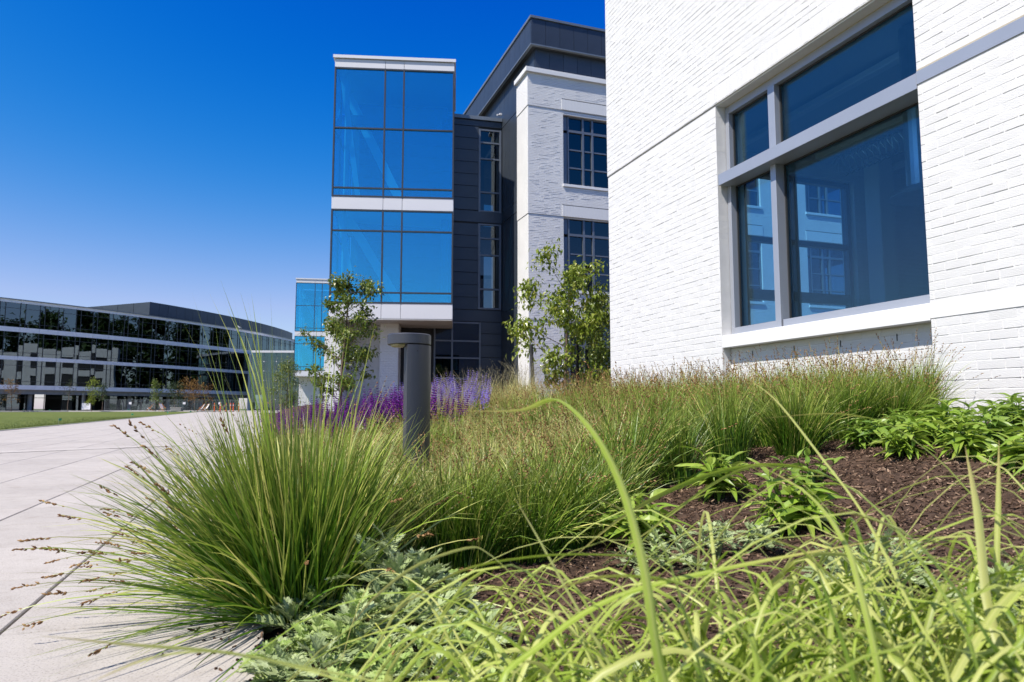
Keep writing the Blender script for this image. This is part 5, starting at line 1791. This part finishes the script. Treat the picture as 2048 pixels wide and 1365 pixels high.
# ---- feathery grass beside the wall corner, salvia drift
def plume_grass(d, q, sc, label, seed, group=None):
    lm, cm, hm = sedge_meshes(seed, 520, 4, (.4, .72), .12, .6, .0042, .25)
    p = at(d, q)
    o = thing('feather_grass', label, 'grass clump', (p.x, p.y, float(bed_h(d, q))), 0, group)
    o.scale = (sc, sc, sc)
    c = link('blades', setmat(lm, M['straw']), o); c['kind'] = 'stuff'
    r_ = np.random.default_rng(seed)
    n = 60
    a = r_.uniform(0, 6.28, n)
    b = np.stack([.08 * np.cos(a), .08 * np.sin(a), a * 0], -1)
    V, Q, TT, P, Tn = blades(b, a, np.abs(r_.normal(.1, .15, n)), np.abs(r_.normal(1.0, .35, n)), r_.uniform(.7, .98, n), np.full(n, .0022), 9, r_.uniform(.5, 1, n), 3.0)
    c = link('culms', mesh_np('culms', V, Q, None, M['straw'], TT), o); c['kind'] = 'stuff'
    hv, ht, htt = heads_on(P, Tn, 26, .022, .0011, .16, .26)
    c = link('plumes', mesh_np('plumes', hv, None, ht, M['plume'], htt), o); c['kind'] = 'stuff'
for i, (d, q, s_) in enumerate(((3.3, 7.6, 1.0), (3.75, 7.9, 1.0), (2.85, 7.8, .95), (3.9, 8.4, 1.0), (3.3, 8.5, .95))):
    plume_grass(d, q, s_, 'feathery pale grass clump with soft plumes below the right tree', 400 + i, 'feather grasses by the wall corner')
for i, (d, q, s_) in enumerate(((1.9, 6.4, .95), (2.3, 6.5, .95), (2.1, 6.9, .95))):
    plume_grass(d, q, s_, 'pale arching grass clump in front of the lavender flowers', 420 + i, 'pale grasses before the lavender flowers')

def salvia_meshes(seed, pal):
    r_ = np.random.default_rng(seed)
    n = 15
    a = r_.uniform(0, 6.28, n); rr = .16 * np.sqrt(r_.uniform(0, 1, n))
    b = np.stack([rr * np.cos(a), rr * np.sin(a), a * 0], -1)
    V, Q, TT, P, Tn = blades(b, a, np.abs(r_.normal(.12, .12, n)), np.abs(r_.normal(.25, .3, n)), r_.uniform(.48, .72, n), np.full(n, .004), 8, r_.uniform(.2, .7, n), 2.0)
    sm = mesh_np('stems', V, Q, None, M['leafy_dark'], TT)
    pos, dr, t_ = [], [], []
    for i in range(n):
        for wv in range(13):
            f = .56 + .44 * wv / 12
            x = f * 8; i0 = min(int(x), 7); fr_ = x - i0
            c = P[i, i0] * (1 - fr_) + P[i, i0 + 1] * fr_
            for k in range(6):
                an = k * 1.05 + wv * .5
                o_ = np.array([math.cos(an), math.sin(an), .35 + r_.normal(0, .15)])
                pos.append(c); dr.append(o_); t_.append(np.clip(r_.normal(.45 + .25 * (wv % 2), .22), 0, 1))
    pos, dr, t_ = np.array(pos), np.array(dr), np.array(t_)
    m = len(pos)
    prof = np.tile(np.repeat(np.linspace(1.0, .35, 13), 6), n)
    hv, ht, htt = spikelets(pos, dr, .031 * prof * r_.uniform(.7, 1.25, m), .0085 * prof, t_)
    fm_ = mesh_np('flower_spikes', hv, None, ht, M[pal], htt)
    # leaves
    nl = 130
    a = r_.uniform(0, 6.28, nl); rr = .20 * np.sqrt(r_.uniform(0, 1, nl))
    c = np.stack([rr * np.cos(a), rr * np.sin(a), r_.uniform(.02, .34, nl)], -1)
    V2, Q2, TT2, _, _ = blades(c, a + r_.normal(0, .6, nl), r_.uniform(.5, 1.3, nl), r_.uniform(1.2, 2.1, nl), r_.uniform(.06, .10, nl), r_.uniform(.022, .034, nl), 4, r_.uniform(0, .9, nl), 1.2, r_.uniform(-.4, .4, nl), .6)
    lv_ = mesh_np('leaves', V2, Q2, None, M['leafy_dark'], TT2)
    return sm, fm_, lv_
SVP = [salvia_meshes(500 + i, 'purple') for i in range(4)]
SVL = [salvia_meshes(520 + i, 'lavender') for i in range(3)]
rs2 = random.Random(3)
def salvia(d, q, lav, label, group):
    p = at(d, q)
    s_ = rs2.uniform(1.0, 1.25)
    o = thing('salvia', label, 'flowering plant', (p.x, p.y, float(bed_h(d, q)) - .01), rs2.uniform(0, 6), group)
    o.scale = (s_, s_, s_)
    for nme, me in zip(('stems', 'flower_spikes', 'leaves'), rs2.choice(SVL if lav else SVP)):
        c = link(nme, me, o)
        if nme != 'stems': c['kind'] = 'stuff'
q = 5.6; row = 0
while q < 9.6:
    d = 0.22 + (.17 if row % 2 else 0)
    while d < 2.9:
        dj, qj = d + rs2.uniform(-.1, .1), q + rs2.uniform(-.1, .1)
        if dj < 1.5 and qj < 7.6 - dj * .9: 
            d += .36; continue
        lav = dj > 2.05
        if lav and qj < 6.6:
            d += .36; continue
        if lav: salvia(dj, qj, True, 'lavender blue salvia spikes at the right end of the purple drift', 'lavender blue salvias')
        else: salvia(dj, qj, False, 'deep purple salvia with upright flower spikes in the drift behind the bollard', 'deep purple salvias')
        d += .36
    q += .42; row += 1

# ---- trees
def tree(name, label, x, y, z, h, spread, seed, nleaf, leaf, mat, clear=.16, nlimb=16, group=None, droop=.5, bark='bark', crown_pow=.8, leaf_cluster=.10, top=0.15, twigs=3, wr=.5):
    r_ = random.Random(seed)
    o = thing(name, label, 'tree', (x, y, z), r_.uniform(0, 6), group)
    tk = MB()
    pts = []; rad = []
    ox = oy = 0
    for i in range(9):
        t = i / 8
        ox += r_.gauss(0, .012) * h; oy += r_.gauss(0, .012) * h
        pts.append((ox * t, oy * t, -.05 + (h * .97 + .05) * t)); rad.append(max(.006, h * .011 * (1 - t) ** .8 + .004))
    tk.tube(pts, rad, 8)
    ends = []
    for k in range(nlimb):
        f = clear + (1 - clear - .08) * (k + r_.uniform(0, .8)) / nlimb
        i0 = min(int(f * 8), 7); fr_ = f * 8 - i0
        b = Vector(pts[i0]).lerp(Vector(pts[i0 + 1]), fr_)
        a = k * 2.4 + r_.uniform(-.4, .4)
        g_ = (f - clear) / (1 - clear)
        ln = spread * (0.35 + .65 * math.sin(math.pi * min(1, (g_ * .85 + .17))) ** crown_pow) * r_.uniform(.55, 1.12) * (1 - .35 * g_)
        up = r_.uniform(.25, .75) + .5 * g_
        m_ = b + Vector((math.cos(a), math.sin(a), up * .8)) * ln * .5
        e = b + Vector((math.cos(a) * ln, math.sin(a) * ln, ln * up * .9))
        r0 = max(.004, h * .0045 * (1 - f * .6))
        tk.tube([b, m_, e], [r0, r0 * .7, r0 * .35], 5, False)
        ends += [(m_.lerp(e, u), u) for u in (.15, .5, .8, 1.0)]
        for tq in range(twigs):
            s_ = b.lerp(m_, r_.uniform(.5, 1)) if tq == 0 else m_.lerp(e, r_.uniform(0, .9))
            e2 = s_ + Vector((r_.gauss(0, 1), r_.gauss(0, 1), r_.gauss(.35, .6))).normalized() * ln * r_.uniform(.22, .42)
            tk.tube([s_, e2], [r0 * .4, r0 * .2], 4, False)
            ends += [(s_.lerp(e2, .5), .6), (e2, 1.0)]
    for u in (.90, .95, 1.0): ends.append((Vector(pts[-2]).lerp(Vector(pts[-1]), u), 1))
    tk.build('trunk', M[bark], o)
    g_ = np.random.default_rng(seed)
    E_ = np.array([e[0] for e in ends]); Wt = np.array([.35 + e[1] for e in ends]); Wt *= g_.uniform(.2, 1.6, len(Wt)); Wt /= Wt.sum()
    ii = g_.choice(len(E_), nleaf, p=Wt)
    C0 = E_[ii] + g_.normal(0, leaf_cluster, (nleaf, 3))
    yaw = g_.uniform(0, 6.28, nleaf)
    el = g_.normal(-droop, .55, nleaf)
    ax = np.stack([np.cos(yaw) * np.cos(el), np.sin(yaw) * np.cos(el), np.sin(el)], -1)
    ay = np.stack([-np.sin(yaw), np.cos(yaw), g_.normal(0, .5, nleaf)], -1)
    ay -= ax * (ax * ay).sum(1, keepdims=True); ay /= np.linalg.norm(ay, axis=1, keepdims=True)
    az_ = np.cross(ax, ay)
    L_ = leaf * g_.uniform(.6, 1.25, nleaf)
    def pt(u, v, w): return C0 + ax * (L_ * u)[:, None] + ay * (L_ * v)[:, None] + az_ * (L_ * w)[:, None]
    hw = wr / 2
    V = np.stack([pt(0, 0, 0), pt(.45, -hw, .10), pt(.5, 0, 0), pt(.45, hw, .10), pt(1, 0, -.16)], 1).reshape(-1, 3)
    b = (np.arange(nleaf) * 5)[:, None]
    T = (b[:, None, :] + np.array([(0, 1, 2), (0, 2, 3), (2, 1, 4), (3, 2, 4)])[None]).reshape(-1, 3)
    t = np.clip(g_.beta(2, 2.4, nleaf), 0, 1)
    TT = np.repeat(np.stack([t, t * 0, t * 0], -1), 5, 0)
    link('crown', mesh_np('crown', V, None, T, M[mat], TT), o)
    return o
def tz(x, y): return float(bed_h(*dq(x, y)))
tree('young_tree', 'young green tree with tiered leaf clusters in front of the glass tower', -3.92, 16, tz(-3.92, 16), 3.65, 1.12, 12, 4800, .105, 'tree_leaf', .17, 22, None, .35, leaf_cluster=.07)
tree('young_tree', 'young loose tree with drooping bright leaves before the white brick corner', 0.98, 13, tz(.98, 13), 2.72, 1.32, 23, 4300, .105, 'tree_leaf_bright', .14, 17, None, .75, leaf_cluster=.085, crown_pow=.6)
tree('shrub_tree', 'small dense dark tree between the right young tree and the white wall', 2.05, 16.5, tz(2.05, 16.5), 2.7, .9, 31, 4600, .095, 'tree_leaf', .08, 16, None, .5, leaf_cluster=.11)
tree('young_tree', 'yellow green bushy tree beneath the farther small glass tower', -18.6, 58, .45, 4.3, 1.6, 41, 2600, .16, 'tree_leaf', .1, 18, None, .4, leaf_cluster=.22)
def upz(y): return float(plaza_z(y)) + .1
def far_tree(label, u, Y, h, sp, mat, seed, n=500, lf=.22, name='young_tree', **kw):
    tree(name, label, (u - 1024) / 1400 * Y, Y, upz(Y), h, sp, seed, n, lf, mat, **kw)
far_tree('rust brown sapling at the left edge before the curved building', 27, 95, 4.3, 1.4, 'leaf_rust', 51, 420, .2, clear=.3, leaf_cluster=.2)
far_tree('thin dark sapling against the pale reflection on the curved building', 139, 97, 4.4, 1.1, 'leaf_deep', 52, 200, .2, clear=.35, leaf_cluster=.2)
far_tree('yellow green upright sapling beside the white sign board', 187, 94, 4.5, .95, 'leaf_yellow', 53, 700, .22, clear=.22, leaf_cluster=.18)
far_tree('dark green small tree behind the yellow green sapling', 208, 99, 3.9, .8, 'leaf_deep', 54, 500, .22, clear=.4, leaf_cluster=.2)
far_tree('mid green upright sapling behind the deck chairs', 314, 94, 4.2, .85, 'tree_leaf', 55, 700, .22, clear=.25, leaf_cluster=.18)
far_tree('dark round shrub tree behind the orange leaved tree', 352, 100, 4.0, 1.4, 'leaf_deep', 56, 900, .25, clear=.2, leaf_cluster=.3)
far_tree('orange and yellow spreading tree by the fence', 392, 94, 3.6, 2.6, 'leaf_rust', 57, 1100, .22, clear=.3, leaf_cluster=.25, crown_pow=.4)
for i, (x, y, h) in enumerate(((14, 84, 24), (22, 94, 27), (9, 103, 25), (18, 112, 29), (8, 121, 26), (20, 130, 28), (7, 139, 27), (16, 148, 30), (5, 157, 26), (14, 167, 27), (3, 177, 24), (12, 187, 25))):
    tree('shade_tree', 'tall dark tree behind the brick wing mirrored in the curved building', x, y, .3, h, h * .27, 600 + i, 5200, 1.5, 'leaf_deep', .10, 24, 'trees mirrored in the curved glass', .3, leaf_cluster=1.0)

# ---- tree stakes
def stake(u, y, z1, lean, label):
    x = (u - 1024) / 1400 * y
    z0 = tz(x, y)
    m = MB(); m.tube([(0, 0, -.1), (lean, 0, z1 - z0)], [.035, .033], 10)
    tag(m.build('tree_stake', M['black'], None, (x, y, z0)), label, 'stake')
stake(1069, 12.5, 1.85, -.06, 'leaning black stake left of the drooping tree')
stake(1155, 13.2, 1.92, 0.0, 'upright black stake right of the drooping tree trunk')
stake(1173, 13.6, 1.85, .01, 'black stake nearest the white wall corner')

# ------------------------------------------------------------------ bollard light
bp3 = at(*BOL)
BL_ = thing('bollard_light', 'dark grey bollard light with flat cut face and round overhanging head', 'bollard light', (-0.648, 4.4, float(bed_h(*dq(-.648, 4.4)))), 0)
HB = 1.165 - BL_.location.z
def disc(cx, r, z0, z1, n=48, cut=None):
    m = MB()
    poly = []
    for k in range(n):
        a = 2 * math.pi * k / n
        poly.append((cx + r * math.cos(a), r * math.sin(a)))
    m.prism(poly, z0, z1)
    return m
# head: disc r 0.135, post: round column cut flat on the left side
RH = 0.136
RP = RH
m = MB()
poly = []
cutx = -0.022
a0 = math.acos(cutx / RP)
for k in range(41):
    a = -a0 + 2 * a0 * k / 40
    poly.append((RP * math.cos(a) * 1.0, RP * math.sin(a)))
# slim column: a segment of the head's circle
m.prism(poly, -0.1, HB - 0.0715)
rzb = R(13)
# narrow the column: it occupies the right part of the disc
post = m.build('post', M['bollard'], BL_, (0, 0, 0), (0, 0, rzb))
hd = MB()
prof = [(0.0, HB), (RH - .006, HB), (RH, HB - .006), (RH, HB - .0625), (RH - .003, HB - .066)]
n = 64
for (r_, zz) in prof:
    for k in range(n):
        a = 2 * math.pi * k / n
        hd.v.append((r_ * math.cos(a), r_ * math.sin(a), zz))
for i in range(len(prof) - 1):
    for k in range(n):
        k2 = (k + 1) % n
        hd.q.append((i*n+k, (i+1)*n+k, (i+1)*n+k2, i*n+k2))
c0 = len(hd.v); hd.v.append((0, 0, HB - .066))
for k in range(n):
    hd.t.append((c0, (len(prof)-1)*n + (k+1) % n, (len(prof)-1)*n + k))
hd.build('head', M['bollard'], BL_)
lm_ = MB(); 
lp = [(cutx - .012, -.085), (cutx - .012, .085), (-.075, .085), (-.105, .05), (-.116, 0), (-.105, -.05), (-.075, -.085)]
lm_.prism(list(reversed(lp)), HB - .075, HB - .0661)
lm_.build('lens', M['lens'], BL_, (0, 0, 0), (0, 0, rzb))
bm_ = MB(); bm_.prism([(.16 * math.cos(2*math.pi*k/24), .16 * math.sin(2*math.pi*k/24)) for k in range(24)], -.1, .012); bm_.build('base_plate', M['galv'], BL_)
for sgn in (-1,):
    s3 = MB(); s3.tube([(RP * math.cos(R(-60)) * .985, RP * math.sin(R(-60)) * .985, HB - .11), (RP * math.cos(R(-60)) * 1.02, RP * math.sin(R(-60)) * 1.02, HB - .11)], .004, 8)
    s3.build('set_screw', M['zinc_dark'], BL_)

# ------------------------------------------------------------------ small far things
def gz(y): return float(plaza_z(y)) + 0.10
FN = thing('wire_fence', 'temporary grey wire mesh fence in front of the curved building', 'fence', (-56.5, 97.5, gz(97)), R(6))
fx = 0
for k in range(9):
    m = MB(); m.tube([(k * 2.4, 0, 0), (k * 2.4, 0, 1.55)], .025, 6); m.build('fence_post', M['galv'], FN)
for k in range(8):
    m = MB()
    xa = k * 2.4 + .03; xb = k * 2.4 + 2.37
    m.bar((xa, 0, 1.5), (xb, 0, 1.5), .03, .03); m.bar((xa, 0, .08), (xb, 0, .08), .03, .03)
    for j in range(1, 17):
        x = xa + (xb - xa) * j / 17
        m.bar((x, 0, .1), (x, 0, 1.48), .009, .009)
    for j in range(1, 7):
        m.bar((xa, .01, .1 + j * .2), (xb, .01, .1 + j * .2), .009, .009)
    m.build('fence_panel', M['galv'], FN)
for k in (1, 4, 6):
    s3 = MB(); s3.box(k * 2.4 + .8, k * 2.4 + 1.15, -.04, -.025, .9, 1.2); s3.build('notice_plate', M['fascia'], FN)

def deck_chair(u, Y, rz, label):
    x = (u - 1024) / 1400 * Y
    o = thing('deck_chair', label, 'deck chair', (x, Y, gz(Y)), rz, 'deck chairs on the path beyond the lawn')
    for sy in (-.28, .28):
        m = MB(); m.bar((-.45, sy, .03), (.42, sy, .95), .04, .04); m.build('frame', M['wood'], o)
        m = MB(); m.bar((.40, sy * .9, .02), (-.25, sy * .9, .50), .04, .04); m.build('leg', M['wood'], o)
    m = MB()
    pts = [(-.36, .40), (-.15, .22), (.05, .30), (.25, .62), (.42, .93)]
    for (xx, zz) in pts:
        m.v += [(xx, -.26, zz), (xx, .26, zz), (xx + .012, -.26, zz - .012), (xx + .012, .26, zz - .012)]
    for k in range(4):
        a = 4 * k
        m.q += [(a, a + 1, a + 5, a + 4), (a + 2, a + 6, a + 7, a + 3), (a, a + 4, a + 6, a + 2), (a + 1, a + 3, a + 7, a + 5)]
    m.build('canvas_seat', M['canvas'], o)
deck_chair(304, 92, R(15), 'white canvas deck chair, left one of the pair by the green sapling')
deck_chair(329, 92, R(165), 'white canvas deck chair, right one of the pair by the green sapling')
deck_chair(405, 90, R(30), 'white deck chair under the orange leaved tree')
deck_chair(414, 91, R(40), 'white deck chair just right of the one under the orange leaved tree')
deck_chair(447, 86, R(20), 'low white deck chair among the orange posts')
for i, (u, Y, tl) in enumerate(((431.5, 88, 'leftmost orange marker post by the fence'), (443, 86, 'second orange marker post from the left by the fence'), (455, 87, 'third orange marker post from the left by the fence'),
                            (463.5, 90, 'short orange marker post just right of the middle'), (469, 90, 'second from right orange marker post in the fence row'), (480, 91, 'rightmost orange marker post of the fence row'))):
    x = (u - 1024) / 1400 * Y
    o = thing('marker_post', tl, 'marker post', (x, Y, float(plaza_z(Y)) + .02), 0, 'orange marker posts')
    m = MB(); m.tube([(0, 0, .05), (0, 0, 1.08), (0, 0, 1.12)], [.06, .055, .03], 10); m.build('post', M['orange'], o)
    m = MB(); m.prism([(.2 * math.cos(k), .2 * math.sin(k)) for k in np.linspace(0, 2 * math.pi, 8, False)], 0, .06); m.build('base', M['zinc_dark'], o)
    m = MB(); m.tube([(0, 0, .78), (0, 0, .9)], [.061, .060], 10); m.build('reflective_band', M['canvas'], o)
o = thing('concrete_block', 'low grey concrete block between deck chairs and orange posts', 'block', ((357 - 1024) / 1400 * 92, 92, gz(92) - .02))
m = MB(); m.cbox(-.7, .7, -.3, .3, 0, .45, .03); m.build('block', M['concrete_grey'], o)
m = MB(); m.cbox(-.75, .75, -.33, .33, .451, .50, .02); m.build('cap', M['concrete_light'], o)
o = thing('notice_board', 'white panel board standing under the curved building by the sapling', 'sign board', ((176 - 1024) / 1400 * 98, 98, gz(98)))
m = MB(); m.cbox(-.6, .6, -.03, .03, .15, 1.05, .01); m.build('panel', M['fascia'], o)
for sx_ in (-.55, .55):
    m = MB(); m.tube([(sx_, .05, 0), (sx_, .05, 2.5 if sx_ < 0 else 1.1)], .03, 8); m.build('leg', M['galv'], o)
for i, (u, v_) in enumerate(((2, 829.5), (50, 823.5), (105, 824.5), (123, 851), (267, 836.5), (262, 824.5), (340, 831.5), (383, 829))):
    dirv = Vector(((u - 1024) / 1400, 1.0, -(v_ - 818) / 1400))
    t = 10
    for t in np.arange(10, 97, .2):
        if .7 + dirv.z * t <= float(plaza_z(t)) + .06: break
    Y = float(t)
    o = thing('marker_flag', 'tiny green marker flag stuck in the lawn', 'flag', (dirv.x * Y, Y, float(plaza_z(Y)) + .03), random.uniform(0, 3), 'green marker flags on the lawn')
    m = MB(); m.tube([(0, 0, 0), (0, 0, .3)], .004, 5); m.build('wire', M['galv'], o)
    sc2 = 1 + Y / 80
    m = MB(); m.box(0.004, .07 * sc2, -.003, .003, .2, .2 + .06 * sc2); m.build('flag', M['green_plastic'], o)
# gull on the roof edge
o = thing('gull', 'white and grey gull perched on the curved roof edge', 'bird', (arc(R(15.0), RR - .6).x - 185.5, arc(R(15.0), RR - .6).y + 182.25, 17.56), R(200))
m = MB()
m.tube([(-.42, 0, .26), (-.25, 0, .30), (-.05, 0, .34), (.12, 0, .40), (.22, 0, .50), (.26, 0, .62), (.33, 0, .66), (.40, 0, .64)], [.015, .07, .13, .12, .08, .06, .07, .02], 12)
m.build('body', M['gull_white'], o, smooth=True)
m = MB(); m.tube([(.39, 0, .65), (.50, 0, .62)], [.02, .005], 6); m.build('beak', M['orange'], o)
for sy in (-.11, .11):
    m = MB(); m.tube([(.10, sy, .42), (-.15, sy * 1.1, .38), (-.48, sy * .5, .28)], [.03, .06, .012], 8); m.build('wing', M['gull_grey'], o)
    m = MB(); m.tube([(0, sy * .4, .0), (0, sy * .4, .26)], .012, 5); m.build('leg', M['orange'], o)
